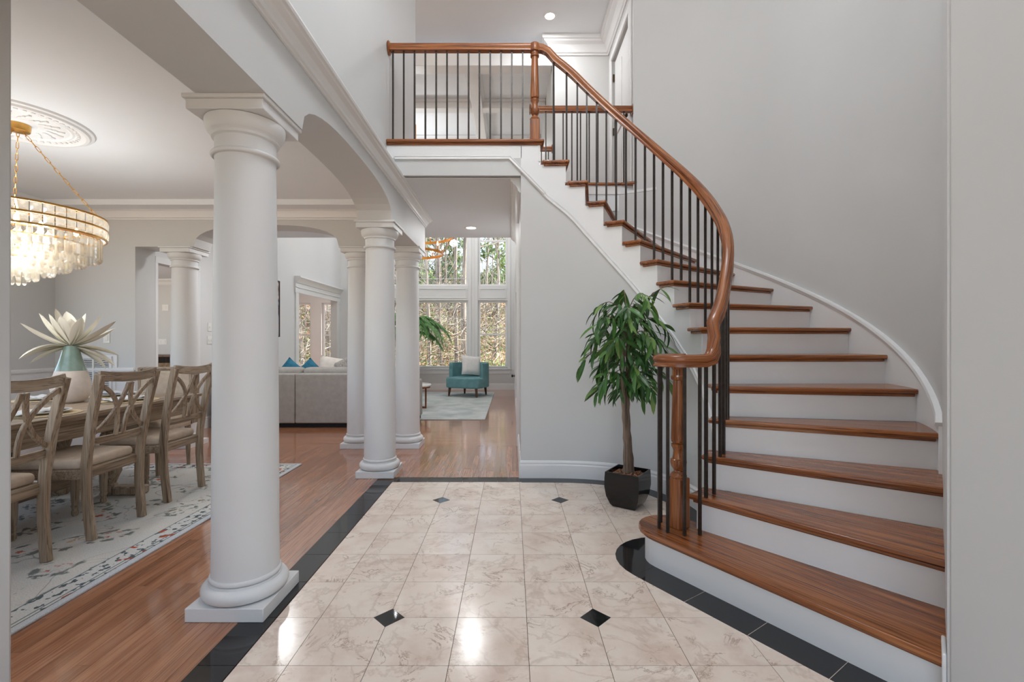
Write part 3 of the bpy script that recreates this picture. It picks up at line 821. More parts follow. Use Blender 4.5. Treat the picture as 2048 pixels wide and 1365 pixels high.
while y < 13.0:
    x = -9.4 + random.random()*.5
    while x < .08:
        ln = random.choice(LEN)*1.2; b = min(.085, x+ln)
        if y < 6.25 and x > -4.3 and b-x > .05 and near < 90:
            inst('plank', plank_mesh(PW, b-x, 'floorwoodx', False), None, wf2, rel(wf2, x, y)); near += 1
        elif b-x > .02: rest.box(x+.0005, b-.0005, y+.0005, y+PW-.0005, -.012, 0)
        x = b if b-x > .01 else x+1
    y += PW
r_ = obj('plank', rest, 'floorwoodx', wf2, smooth=False); r_['kind'] = 'stuff'

# =================================================================== MOULDINGS
CROWN = [(0,0),(.014,0),(.016,.014),(.030,.022),(.036,.050),(.058,.088),(.090,.108),(.096,.122),(.112,.128),(.118,.150),(.118,.162),(0,.162)]
def crown(name, path, label, s=1.0, sy=None, flip=1):
    pr = [(a*s*flip, b*(sy or s)) for a, b in CROWN]
    return struct(name, MB().sweep(path, pr, up=(0,0,1), plumb=True), 'trim', label, 'moulding', angle=20)
# side = t x z ; for t=+y side=+x
crown('trim_1', [(BX1, -1.2, 2.635), (BX1, 5.75, 2.635)], 'white crown moulding along the foyer side of the arcade beam', .82, .60)
crown('trim_2', [(-5.25, 1.65, CZ-.162), (-5.25, YB0, CZ-.162), (BX0, YB0, CZ-.162), (BX0, 1.65, CZ-.162)], 'white crown moulding around the dining room ceiling')
crown('trim_3', [(FX1, 6.73, HZ-.13), (FX1, 4.28, HZ-.13)], 'white crown moulding at the top of the hall wall', .8)
crown('trim_4', [(.585, 6.88, TZ-.22), (.585, 6.73, TZ-.22), (1.4, 6.73, TZ-.22), (1.4, 5.3, TZ-.22)], 'white crown moulding in the upper hall', 1.35)
BASE = [(0,0),(.016,0),(.016,.115),(.010,.125),(.012,.14),(.006,.155),(0,.158)]
def baseb(name, path, label, s=1.0):
    return struct(name, MB().sweep(path, [(a, b*s) for a, b in BASE], up=(0,0,1), plumb=True), 'trim', label, 'baseboard', angle=25)
bp = [(.08, 4.6, 0), (.08, 4.20, 0), (.2, 4.20, 0)] + [(wall_i(k).x, wall_i(k).y, 0) for k in [16-.25*i for i in range(55)]]
def flipped(path): return path[::-1]
baseb('baseboard_curve', [(p[0], p[1], p[2]) for p in bp], 'white baseboard curving along the wall behind the potted tree')
# baseboard side check: path runs clockwise here, so its side points into the foyer
baseb('baseboard_far', [(FX1, FY, 0), (FX0, FY, 0)][::-1], 'white baseboard under the family room windows', 1.1)
baseb('baseboard_hall', [(FX1, FY, 0), (FX1, 4.62, 0)], 'white baseboard along the hall wall')
baseb('baseboard_family', [(FX0, 6.5, 0), (FX0, 9.3, 0)], 'white baseboard under the light switches')
baseb('baseboard_dining', [(-5.25, 1.65, 0), (-5.25, YB0, 0), (-4.33, YB0, 0)], 'white baseboard of the dining room')
# wainscot in the dining room
wc = thing('wainscot', 'white panelled wainscot with chair rail on the dining room walls', 'wainscot', (-5.2, YB0-.01, 0)); wc['kind'] = 'structure'
mb = MB(); mb.box(-5.25, -5.238, 1.65, YB0, .1, .9); mb.box(-5.25, -4.33, YB0-.012, YB0, .1, .9)
obj('panel', mb, 'trim', wc)
obj('chair_rail', MB().sweep([(-5.25,1.65,.88),(-5.25,YB0,.88),(-4.33,YB0,.88)], [(0,0),(.02,0),(.03,.015),(.03,.035),(.018,.05),(0,.05)], up=(0,0,1), plumb=True), 'trim', wc, angle=20)
for a, b in ((-5.15, -5.02), (-4.56, -4.38)):
    mb = MB()
    for q in (mb.box(a+.02, b-.02, YB0-.0215, YB0-.01, .78, .80), mb.box(a+.02, b-.02, YB0-.0215, YB0-.01, .3, .32), mb.box(a, a+.02, YB0-.022, YB0-.01, .3, .8), mb.box(b-.02, b, YB0-.022, YB0-.01, .3, .8)): pass
    obj('panel_moulding', mb, 'trim', wc, bevel=.004)
mb = MB()
for a, b in ((2.2, 3.1), (3.3, 4.2), (4.4, 5.2)):
    mb.box(-5.24, -5.2265, a+.02, b-.02, .78, .80); mb.box(-5.24, -5.2265, a+.02, b-.02, .3, .32); mb.box(-5.24, -5.226, a, a+.02, .3, .8); mb.box(-5.24, -5.226, b-.02, b, .3, .8)
obj('panel_moulding', mb, 'trim', wc, bevel=.004)

# =================================================================== COLUMNS
def column(x, y, label, pw=.345, rb=.146, ph=.06, top=BZ):
    c = thing('column', label, 'column', (x, y, 0), group='white round columns of the arcade')
    s = pw/.345
    obj('plinth', MB().box(x-pw/2, x+pw/2, y-pw/2, y+pw/2, 0, ph), 'column', c, bevel=.003)
    t = [(0.0,0.0)]
    tor = [(rb+.018, 0)]
    for i in range(13):
        a = R(-90 + 180*i/12); tor.append((rb+.008+.030*math.cos(a), .032+.032*math.sin(a)))
    tor += [(rb+.008, .066), (rb+.008,.074)]
    for i in range(9):
        a = R(-90+180*i/8); tor.append((rb-.004+.010*math.cos(a), .086+.012*math.sin(a)))
    tor += [(rb-.008, .10)]
    obj('base_ring', MB().lathe([(0,0)]+tor, (x,y,ph), 56), 'column', c)
    zt = top-.235; rt = rb*.90
    sh = [(rb-.002, 0)] + [(rb-.004-(rb-rt)*((i/14)**1.7), (zt-ph-.09)*i/14) for i in range(1, 15)]
    obj('shaft', MB().lathe(sh, (x,y,ph+.09), 56), 'column', c)
    cp = [(rt-.004,-.03),(rt-.003,.0),(rt+.008,.006)]
    for i in range(7):
        a = R(-90+180*i/6); cp.append((rt+.004+.011*math.cos(a), .012+.011*math.sin(a)))
    cp += [(rt-.002,.026),(rt-.002,.085),(rt+.010,.09),(rt+.010,.102),(rt+.014,.106)]
    for i in range(9):
        a = R(-70+70*i/8); cp.append((rt+.004+.034*math.cos(a), .155+.05*math.sin(a)))
    cp += [(rt+.038,.168),(rt+.030,.172),(0,.172)]
    obj('capital', MB().lathe(cp, (x,y,zt), 56), 'column', c)
    ab = pw*.985
    mb = MB().box(x-ab/2, x+ab/2, y-ab/2, y+ab/2, top-.064, top-.018); mb.box(x-ab/2-.012, x+ab/2+.012, y-ab/2-.012, y+ab/2+.012, top-.018, top)
    obj('abacus', mb, 'column', c, bevel=.003)
column(-1.263, 2.212, 'large white round column nearest the camera beside the black floor border')
column(-1.232, 4.342, 'white round column at the far corner of the marble floor')
column(-1.232, 5.49, 'white round column standing behind the corner column, beside the hall')
column(-1.795, 5.49, 'white round column between the grey sofa and the corner column')
column(-3.86, 5.49, 'white round column behind the dining chairs next to the kitchen doorway')

# =================================================================== WINDOWS
def window(n, axis_y, x0, x1, z0, z1, label, sashes=1, inset=.10, prairie=.14, arch=False):
    w = thing('window_%d' % n, label, 'window', ((x0+x1)/2, axis_y, z0)); w['kind'] = 'structure'
    y = axis_y+inset; fw = .05
    mb = MB(); mb.box(x0, x0+fw, y-.03, y+.03, z0, z1); mb.box(x1-fw, x1, y-.03, y+.03, z0, z1); mb.box(x0+fw, x1-fw, y-.029, y+.029, z0, z0+fw); mb.box(x0+fw, x1-fw, y-.029, y+.029, z1-fw, z1)
    obj('window_frame', mb, 'pane_frame', w, bevel=.004)
    zs = [z0+fw]
    if sashes == 2: zs += [(z0+z1)/2]
    zs += [z1-fw]
    for i, (a, b) in enumerate(zip(zs[:-1], zs[1:])):
        if i: obj('sash_rail', MB().box(x0+fw, x1-fw, y-.025, y+.025, a-.02, a+.02), 'pane_frame', w, bevel=.003)
        obj('pane', MB().box(x0+fw, x1-fw, y-.003, y+.003, a, b), 'pane_glass', w, smooth=False)
        if prairie:
            g = .006
            for xx in (x0+fw+prairie, x1-fw-prairie): obj('muntin', MB().box(xx-g, xx+g, y-.006, y+.006, a, b), 'pane_frame', w, smooth=False)
            zz = [b-prairie] if (sashes == 2 and i == 1) else ([a+prairie, b-prairie] if sashes == 1 else [])
            if sashes == 2 and i == 1: zz.append(a+prairie)
            for q in zz: obj('muntin', MB().box(x0+fw, x1-fw, y-.006, y+.006, q-g, q+g), 'pane_frame', w, smooth=False)
    return w
wl_ = ['left', 'middle', 'right']; nn = 1
for i, (a, b) in enumerate(WX):
    for z0, z1, nm in ((LOW[0], LOW[1], 'lower'), (UPR[0], UPR[1], 'upper')):
        lab = {('left','lower'):'tall lower window hidden behind the columns at the far wall', ('left','upper'):'high upper window hidden behind the columns at the far wall',
               ('middle','lower'):'wide lower window behind the teal armchair with woods outside', ('middle','upper'):'wide upper window behind the gold ring chandelier',
               ('right','lower'):'narrow lower sash window at the right of the far wall', ('right','upper'):'narrow upper sash window showing blue sky'}[(wl_[i], nm)]
        z1u = z1
        window(nn, FY, a, b, z0, z1, lab, sashes=1 if i == 1 else 2); nn += 1
# casing between the windows
cs = thing('window_casing', 'white panelled casing around the far windows', 'casing', (-2.0, FY, 0)); cs['kind'] = 'structure'
for a, b in WX:
    obj('sill', MB().box(a-.1, b+.1, FY-.055, FY+.08, LOW[0]-.035, LOW[0]), 'trim', cs, bevel=.006)
    obj('apron', MB().box(a-.07, b+.07, FY-.02, FY, LOW[0]-.14, LOW[0]-.035), 'trim', cs, bevel=.005)
    mb = MB(); z0, z1 = LOW[1]+.05, UPR[0]-.06
    mb.box(a+.06, b-.06, FY-.0115, FY, z0, z0+.03); mb.box(a+.06, b-.06, FY-.0115, FY, z1-.03, z1); mb.box(a+.03, a+.06, FY-.012, FY, z0, z1); mb.box(b-.06, b-.03, FY-.012, FY, z0, z1)
    obj('panel_moulding', mb, 'trim', cs, bevel=.004)
    for q in (a-.085, b+.005):
        obj('casing_board', MB().box(q, q+.08, FY-.022, FY, LOW[0], FZ-.3), 'trim', cs, bevel=.006)
# grey wall under the sills
struct('wall_sill', MB().box(FX0, FX1, FY-.008, FY, .15, LOW[0]-.14), 'wall', 'grey wall strip below the far windows', 'wall')
# cased opening to the breakfast bay
co = thing('cased_opening', 'white cased opening with a heavy moulded header on the family room wall', 'casing', (FX0, 10.5, 0)); co['kind'] = 'structure'
for a, b in ((9.33, 9.46), (11.54, 11.67)): obj('casing_board', MB().box(FX0, FX0+.025, a, b, 0, 2.25), 'trim', co, bevel=.005)
hd = [(0,0),(.03,0),(.03,.10),(.045,.105),(.045,.12),(.03,.125),(.03,.19),(.05,.20),(.075,.25),(.11,.29),(.125,.30),(.125,.33),(0,.33)]
obj('header', MB().sweep([(FX0, 9.30, 2.21), (FX0, 11.70, 2.21)], hd, up=(0,0,1), plumb=True), 'trim', co, angle=20)
# kitchen doorway casing
kc = thing('cased_opening', 'white door casing of the kitchen doorway next to the far left column', 'casing', (FX0, 6.0, 0)); kc['kind'] = 'structure'
obj('casing_board', MB().box(FX0, FX0+.02, 5.655, 5.70, 0, 2.24), 'trim', kc, bevel=.004)
obj('casing_board', MB().box(FX0, FX0+.02, 6.40, 6.47, 0, 2.24), 'trim', kc, bevel=.004)
obj('header', MB().box(FX0, FX0+.022, 5.655, 6.47, 2.19, 2.27), 'trim', kc, bevel=.004)
# bay room beyond the cased opening
mb = wall_open('y', 13.0, 13.2, -7.6, FX0-.1, 0, 2.9, [(-6.35, -5.62, .5, 2.3), (-5.32, -4.62, .5, 2.3)])
struct('wall_bay', mb, 'trim', 'white bay wall with two sash windows', 'wall')
struct('wall_bay', MB().box(-7.6, -7.4, 9.1, 13.0, 0, 2.9), 'famwall', 'pale side wall of the breakfast bay', 'wall')
struct('wall_kitchen', MB().box(-9.5, FX0-.15, 9.0, 9.12, 0, 2.9), 'wall', 'grey kitchen wall seen through the doorway', 'wall')
struct('wall_kitchen', MB().box(-9.6, -9.4, YB1, 9.1, 0, 2.9), 'wall', 'grey kitchen side wall', 'wall')
struct('ceiling', MB().box(-9.6, FX0-.15, YB1, 9.1, 2.43, 2.55), 'ceiling', 'kitchen ceiling seen through the doorway', 'ceiling')
struct('ceiling', MB().box(-7.6, FX0-.15, 9.1, 13.2, 2.62, 2.75), 'ceiling', 'ceiling of the breakfast bay', 'ceiling')
crown('trim_5', [(-9.4, 9.0, 2.43-.11), (FX0-.2, 9.0, 2.43-.11)], 'white crown moulding in the kitchen', .68)
window(nn, 13.0, -6.35, -5.62, .5, 2.3, 'left sash window of the breakfast bay', 2); nn += 1
window(nn, 13.0, -5.32, -4.62, .5, 2.3, 'right sash window of the breakfast bay', 2); nn += 1

# =================================================================== DOORS
d = thing('door_1', 'white panelled door in the upper hall with bronze hinges', 'door', (1.42, 6.0, UZ)); d['kind'] = 'structure'
obj('leaf', MB().box(1.43, 1.465, 5.55, 6.47, UZ, UZ+2.06), 'trim', d, bevel=.004)
for a, b in ((.15, .85), (1.0, 1.9)):
    for u0, u1 in ((5.66, 5.96), (6.06, 6.36)):
        obj('panel', MB().box(1.418, 1.432, u0, u1, UZ+a, UZ+b), 'trim', d, bevel=.008)
mb = MB(); mb.box(1.375, 1.40, 5.43, 5.53, UZ, UZ+2.18); mb.box(1.375, 1.40, 6.49, 6.60, UZ, UZ+2.18); mb.box(1.376, 1.40, 5.53, 6.49, UZ+2.09, UZ+2.178)
obj('casing', mb, 'trim', d, bevel=.006)
for z in (.3, 1.1, 1.85): obj('hinge', MB().box(1.405, 1.43, 6.475, 6.49, UZ+z-.05, UZ+z+.05), 'hinge', d)
obj('door_handle', MB().lathe([(0,0),(.028,0),(.03,.008),(.012,.012),(.012,.03),(.026,.04),(.028,.055),(.015,.066),(0,.066)], (0,0,0), 20), 'bronze', d, local=True).matrix_basis = Matrix.Translation((.01, -.37, .92)) @ Matrix.Rotation(R(-90),4,'Y')
d = thing('door_2', 'white door on the hall wall with a dark knob beside the far window', 'door', (FX1-.02, 9.4, 0)); d['kind'] = 'structure'
obj('leaf', MB().box(FX1-.012, FX1, 8.95, 9.85, 0, 2.05), 'trim', d, bevel=.003)
mb = MB(); mb.box(FX1-.02, FX1, 8.85, 8.95, 0, 2.16); mb.box(FX1-.02, FX1, 9.85, 9.95, 0, 2.16); mb.box(FX1-.019, FX1, 8.95, 9.85, 2.06, 2.158)
obj('casing', mb, 'trim', d, bevel=.005)
obj('door_handle', MB().lathe([(0,0),(.026,0),(.026,.006),(.010,.010),(.010,.035),(.028,.045),(.030,.06),(.018,.072),(0,.072)], (0,0,0), 20), 'black_matte', d, local=True).matrix_basis = Matrix.Translation((0, .39, .50)) @ Matrix.Rotation(R(-90),4,'Y')

# =================================================================== FOYER TREE
tree = thing('potted_tree', 'potted tree with long narrow green leaves in a black square pot by the stairs', 'potted plant', (.871, 3.50, 0))
px, py = .871, 3.50
prs = [(.085,0),(.100,.02),(.122,.08),(.132,.15),(.131,.215),(.128,.262),(.120,.262),(.117,.235)]
mb = MB(); a4 = R(45+8)
def sqring(r, z, rot): return [(px + r*1.414*math.cos(rot+i*math.pi/2), py + r*1.414*math.sin(rot+i*math.pi/2), z) for i in range(4)]
vv = []; ff = []
for r_, z_ in prs: vv += sqring(r_, z_, R(10))
for i in range(len(prs)-1):
    for q in range(4): ff.append((i*4+q, i*4+(q+1)%4, i*4+4+(q+1)%4, i*4+4+q))
ff.append((3,2,1,0))
obj('pot', MB().add(vv, ff), 'black_gloss', tree, angle=50)
mb = MB()
for i in range(90):
    a = random.random()*6.28; r_ = .105*math.sqrt(random.random())
    mb.cbox((px+r_*math.cos(a), py+r_*math.sin(a), .232+random.random()*.012), .028, .012, .008, random.random()*3, random.random(), random.random())
mb.prism([(p[0],p[1]) for p in sqring(.116, 0, R(10))], .2, .232)
obj('moss', mb, 'moss', tree, smooth=False)['kind'] = 'stuff'
trunks = []
for s_, (bx, by), tw in ((0, (-.022, .0), .6), (1, (.020, .01), 2.4)):
    pth = []
    for i in range(26):
        t = i/25; z = .20 + t*1.28
        pth.append(Vector((px + bx*(1-.5*t) + .014*math.sin(6.5*t+tw) - .02*t, py + by + .012*math.cos(5*t+tw), z)))
    trunks.append(pth)
    obj('trunk', MB().tube(pth, [.026-.012*(i/25) + .003*math.sin(i*2.3+s_) for i in range(26)], 10), 'bark', tree)
def leaf_mesh(L, W, curl, n=5, fold=.25):
    v = []; f = []
    for i in range(n+1):
        t = i/n; w = W*(math.sin(math.pi*min(1, t*.92+.06))**.8)*(1 if i < n else .05)
        x_ = L*(math.sin(curl*t)/curl if curl else t); z_ = -L*((1-math.cos(curl*t))/curl if curl else 0)
        v += [(x_, -w, z_+w*fold), (x_, 0, z_), (x_, w, z_+w*fold)]
    for i in range(n):
        for q in range(2): f.append((i*3+q, i*3+q+1, i*3+q+4, i*3+q+3))
    return MB().add(v, f)
leaf_mes = [with_mat(mesh_of(leaf_mesh(.150, .0160, .5), 'leaf', True, 80), 'ficusleaf'), with_mat(mesh_of(leaf_mesh(.170, .0175, .9), 'leaf', True, 80), 'ficusleaf'), with_mat(mesh_of(leaf_mesh(.125, .0145, .3), 'leaf', True, 80), 'ficusleaf')]
nleaf = 0; random.seed(21)
twigs = MB()
NT = 25
for i in range(NT):
    t = (i+.5)/NT
    z0 = .80 + .66*t; a = i*2.39996 + .5
    side = Vector((math.cos(a), math.sin(a), 0))
    reach = .20 + .13*math.sin(math.pi*min(1, t*1.05)) * (0.75+.5*random.random())
    if side.y > .3: reach *= .85
    rise = .06 + .10*random.random() + .10*t
    p0 = Vector((px-.01, py, z0)) 
    pts_ = bez(p0, p0 + side*reach*.35 + Vector((0,0,rise*.9)), p0 + side*reach*.8 + Vector((0,0,rise*1.0)), p0 + side*reach + Vector((0,0,rise*.35-.04)), 8)
    twigs.tube(pts_, [.005-.0005*j for j in range(9)], 5)
    for j in range(12):
        if nleaf >= 296: break
        u = .25 + .75*(j/11); idx = min(7, int(u*8)); q = pts_[idx] + (pts_[idx+1]-pts_[idx])*(u*8-idx)
        la = a + (random.random()-.5)*2.6; pitch = R(random.uniform(5, 62)) if u < .95 else R(random.uniform(40, 75))
        m_ = Matrix.Translation(q - Vector((px, py, 0))) @ Matrix.Rotation(la,4,'Z') @ Matrix.Rotation(pitch,4,'Y') @ Matrix.Rotation(random.uniform(-.7,.7),4,'X') @ Matrix.Scale(random.uniform(.85,1.2),4)
        inst('leaf', random.choice(leaf_mes), None, tree, m_); nleaf += 1
p0 = Vector((px+.02, py, 1.42)); pts_ = bez(p0, p0+Vector((.1,0,.12)), p0+Vector((.2,0,.22)), p0+Vector((.29,-.02,.23)), 8); twigs.tube(pts_, .003, 5)
for j in range(9):
    q = pts_[min(8, 3+j*5//9)]
    m_ = Matrix.Translation(q-Vector((px,py,0))) @ Matrix.Rotation(random.uniform(-2.6,2.6),4,'Z') @ Matrix.Rotation(R(random.uniform(-5,40)),4,'Y')
    inst('leaf', leaf_mes[j % 3], None, tree, m_)
obj('twigs', twigs, 'bark', tree)
fo = MB(); lms = [leaf_mesh(.150, .0150, .5), leaf_mesh(.165, .0165, .9), leaf_mesh(.125, .0140, .3)]
for i in range(300):                       # the smaller leaves deeper in the crown
    a = random.random()*6.2832; z_ = random.uniform(.86, 1.52); rr = random.uniform(.04, .24)*math.sin(math.pi*min(1, max(.12, (1.68-z_)/.85)))**.5
    q = Vector((px-.01+rr*math.cos(a), py+rr*math.sin(a), z_))
    m_ = Matrix.Translation(q) @ Matrix.Rotation(a+random.uniform(-1.2,1.2),4,'Z') @ Matrix.Rotation(R(random.uniform(0,70)),4,'Y') @ Matrix.Rotation(random.uniform(-.7,.7),4,'X') @ Matrix.Scale(random.uniform(.7,1.1),4)
    lm = lms[i % 3]; fo.add([m_ @ Vector(v) for v in lm.v], lm.f)
obj('foliage', fo, 'ficusleaf_inner', tree, angle=80)['kind'] = 'stuff'

# =================================================================== DINING ROOM
rx0, rx1, ry0, ry1 = -4.85, -2.095, 1.72, 4.647
rug_mat('rug_dining', (rx1-rx0)/2, (ry1-ry0)/2, [(216, 216, 212), (224, 220, 212)])
rg = obj('area_rug', MB().box(-(rx1-rx0)/2, (rx1-rx0)/2, -(ry1-ry0)/2, (ry1-ry0)/2, 0, .012), 'rug_dining', bevel=.004)
rg.location = ((rx0+rx1)/2, (ry0+ry1)/2, 0)
tag(rg, 'pale floral rug with rust and grey motifs under the dining table', 'rug')
RZ = .012
def bar(mb, path, w, d_, up):
    mb.sweep(path, [(-w/2,-d_/2),(w/2,-d_/2),(w/2,d_/2),(-w/2,d_/2)], up=up); return mb
def make_chair():
    t = thing('dining_chair', '', 'chair', (0,0,RZ), 0, 'wooden dining chairs')
    def xb(z):
        pts_ = [(0,-.262),(.25,-.228),(.47,-.225),(.75,-.268),(1.04,-.342)]
        for (z0,x0),(z1,x1) in zip(pts_[:-1], pts_[1:]):
            if z <= z1: return x0+(x1-x0)*(z-z0)/(z1-z0)
        return pts_[-1][1]
    zs = [0,.06,.13,.2,.28,.36,.44,.52,.6,.7,.8,.9,1.02]
    for s_ in (-1,1):
        pth = [(xb(z)-.012*math.sin(z*3), s_*(.193+.027*z), z) for z in zs]
        obj('rear_post', bar(MB(), pth, .036, .046, (1,0,0)), 'greywood', t, bevel=.004, local=True)
        prof = [(.014,0),(.02,.012),(.021,.03),(.016,.045),(.019,.055),(.024,.07),(.019,.085),(.022,.10),(.026,.2),(.027,.25),(.021,.265),(.027,.275),(.027,.295),(.022,.305)]
        lg = MB().lathe([(0,0)]+prof, (.215, s_*.205, 0), 16); lg.box(.19,.24,s_*.205-.025,s_*.205+.025,.30,.42)
        obj('leg', lg, 'greywood', t, local=True)
    tr = [(xb(1.0)-.028*(1-(y/.225)**2)+.0, y, .988 + .02*(y/.225)**2) for y in [-.225+.045*i for i in range(11)]]
    obj('top_rail', MB().sweep(tr, [(-.013,-.026),(.013,-.026),(.013,.03),(.005,.034),(-.009,.034)], up=(0,0,1)), 'greywoodx', t, local=True, bevel=.003)
    lr = [(xb(.6)-.016*(1-(y/.21)**2), y, .60) for y in [-.21+.042*i for i in range(11)]]
    obj('lower_rail', MB().sweep(lr, [(-.011,-.022),(.011,-.022),(.011,.022),(-.011,.022)], up=(0,0,1)), 'greywoodx', t, local=True, bevel=.003)
    def bp_(y, z): return (xb(z) - .02*(1-(y/.22)**2), y, z)
    for s_ in (-1,1):
        c1 = bez((0,s_*.205,.955),(0,s_*.10,.90),(0,s_*.015,.80),(0,s_*.03,.615),12)
        c2 = bez((0,s_*.012,.955),(0,s_*.03,.80),(0,s_*.10,.70),(0,s_*.20,.64),12)
        obj('splat', bar(MB(), [bp_(p.y,p.z) for p in c1], .024, .018, (1,0,0)), 'greywood', t, local=True, bevel=.003)
        obj('splat', bar(MB(), [bp_(p.y,p.z) for p in c2], .024, .018, (1,0,0)), 'greywood', t, local=True, bevel=.003)
    fr_ = MB().prism([(-.23,-.215),(.235,-.24),(.235,.24),(-.23,.215)], .375, .435)
    obj('seat_frame', fr_, 'greywoodx', t, local=True, bevel=.006)
    poly = [(-.20,-.205),(.20,-.235),(.238,-.22),(.25,0),(.238,.22),(.20,.235),(-.20,.205)]
    obj('seat', MB().prism(poly, .43, .495), 'upholstery', t, local=True, bevel=.028, seg=4, angle=60)
    return t
ch = make_chair()
spots = [(-2.84, 2.385, 180, 'wooden cross-back dining chair cut off by the left edge, nearest the camera'),
         (-2.84, 3.05, 180, 'wooden cross-back dining chair in the middle of the near side, before the vase'),
         (-2.87, 3.72, 180, 'wooden cross-back dining chair next to the big near column'),
         (-4.02, 2.75, 0, 'wooden dining chair across the table, its corner post seen at the far left'),
         (-4.05, 3.75, 0, 'wooden dining chair across the table hidden behind the vase')]
for i, (x_, y_, a_, lb) in enumerate(spots):
    o = ch if i == 0 else copy_tree(ch)
    o.location = (x_, y_, RZ); o.rotation_euler = (0,0,R(a_)); o['label'] = lb
# upholstered end chair
e = thing('armless_chair', 'beige upholstered chair at the far end of the dining table', 'chair', (-3.43, 4.42, RZ))
for sx_, sy_ in ((-1,-1),(1,-1),(-1,1),(1,1)):
    obj('leg', MB().tube([(-3.43+sx_*.22, 4.42+sy_*.2, RZ), (-3.43+sx_*.215, 4.42+sy_*.195, .4)], [.016,.026], 8), 'greywood', e)
obj('seat', MB().box(-3.69,-3.17,4.17,4.66,.40,.51), 'upholstery', e, bevel=.035, seg=4)
obj('backrest', MB().prism([(-3.69,4.60),(-3.17,4.60),(-3.17,4.70),(-3.69,4.70)], .42, .95), 'upholstery', e, bevel=.03, seg=4)
mb = MB(); mb.box(-3.70,-3.67,4.595,4.71,.42,.975); mb.box(-3.19,-3.16,4.595,4.71,.42,.975); mb.box(-3.67,-3.19,4.596,4.709,.95,.974)
obj('back_frame', mb, 'greywood', e, bevel=.006)
# table
tb = thing('dining_table', 'long rectangular grey-brown wooden dining table with a stepped edge', 'table', (-3.41, 3.1, RZ))
tx0, tx1, ty0, ty1 = -4.0, -2.82, 1.95, 4.24
for a, z0, z1, nm in ((0, .735, .76, 'tabletop'), (.02, .715, .737, 'table_edge'), (.045, .69, .716, 'table_edge'), (.09, .585, .692, 'apron')):
    obj(nm, MB().box(tx0+a, tx1-a, ty0+a, ty1-a, z0, z1), 'greywoodx', tb, bevel=.005)
for yc in (2.5, 3.72):
    for sx_ in (-1, 1):
        prof = [(.05,0),(.06,.03),(.06,.06),(.04,.09),(.05,.12),(.075,.18),(.07,.26),(.045,.32),(.05,.34),(.07,.42),(.07,.46),(.055,.50),(.075,.55),(.075,.59)]
        obj('pedestal', MB().lathe([(0,0)]+prof, (-3.41+sx_*.2, yc, RZ), 24), 'greywood', tb)
    for sx_ in (-1, 1): obj('foot', MB().box(-3.41+sx_*.36-.12, -3.41+sx_*.36+.12, yc-.05, yc+.05, RZ, RZ+.07), 'greywood', tb, bevel=.015)
obj('stretcher', MB().box(-3.45,-3.37,2.5,3.72,.12,.2), 'greywoodx', tb, bevel=.008)
# place settings
TT = .76
def setting(x_, y_, rz, where):
    def loc(px_, py_): 
        v_ = Matrix.Rotation(rz,2) @ Vector((px_, py_)); return (x_+v_.x, y_+v_.y)
    m_ = obj('placemat', MB().lathe([(0,0),(.185,0),(.19,.003),(.185,.006),(0,.006)], (x_,y_,TT), 40), 'straw'); tag(m_, 'round woven straw placemat ' + where, 'placemat', 'place settings')
    p_ = obj('plate', MB().lathe([(0,.002),(.07,.002),(.08,.0),(.13,.012),(.14,.016),(.138,.02),(.08,.007),(0,.007)], (x_,y_,TT+.006), 40), 'china'); tag(p_, 'cream dinner plate ' + where, 'plate', 'place settings')
    # folded napkin: a wavy cloth draped over plate and table edge
    v = []; f = []; nx, ny = 14, 8
    for i in range(nx+1):
        for j in range(ny+1):
            a_, b_ = -.19 + .30*i/nx, -.075 + .15*j/ny
            X_, Y_ = loc(b_, a_); z_ = TT + .026 + .006*math.sin(i*1.3+j*.8) + .004*math.sin(j*2.1)
            v.append((X_, Y_, z_))
    for i in range(nx):
        for j in range(ny): f.append((i*(ny+1)+j, (i+1)*(ny+1)+j, (i+1)*(ny+1)+j+1, i*(ny+1)+j+1))
    nk = obj('napkin', MB().add(v, f), 'napkin'); so = nk.modifiers.new('s', 'SOLIDIFY'); so.thickness = .006; so.offset = 1
    tag(nk, 'folded white napkin with a blue edge ' + where, 'napkin', 'place settings')
    v = [ (q[0], q[1], q[2]-.004) for q in v]; hem = MB()
    edge_pts = [v[i*(ny+1)] for i in range(nx+1)]
    hem.sweep(edge_pts, [(-.012,-.003),(.004,-.003),(.004,.003),(-.012,.003)], up=(0,0,1))
    hm = obj('hem', hem, 'napkin_blue', nk); 
sets = [(-3.04, 2.40, 0, 'at the near left seat'), (-3.04, 3.02, 0, 'beside the vase on the near side'), (-3.04, 3.70, 0, 'at the seat by the big column'),
        (-3.78, 2.75, math.pi, 'across the table at the left'), (-3.78, 3.75, math.pi, 'across the table behind the vase'), (-3.41, 4.02, math.pi/2, 'at the far end of the table')]
for s_ in sets: setting(*s_)
# vase
vz = thing('vase', 'tall tapered vase, cream below and glossy green glaze above, holding white leaves', 'vase', (-3.41, 3.60, TT))
low = [(0,0),(.068,0),(.09,.015),(.112,.06),(.120,.11),(.118,.155),(.104,.21),(.094,.246)]
up_ = [(.094,.246),(.072,.32),(.052,.40),(.046,.43),(.044,.437),(.038,.43),(.04,.40)]
obj('vase_body', MB().lathe(low, (-3.41,3.60,TT), 48), 'vase_body', vz, angle=60)
obj('glazed_neck', MB().lathe(up_, (-3.41,3.60,TT), 48), 'vase_glaze', vz, angle=60)
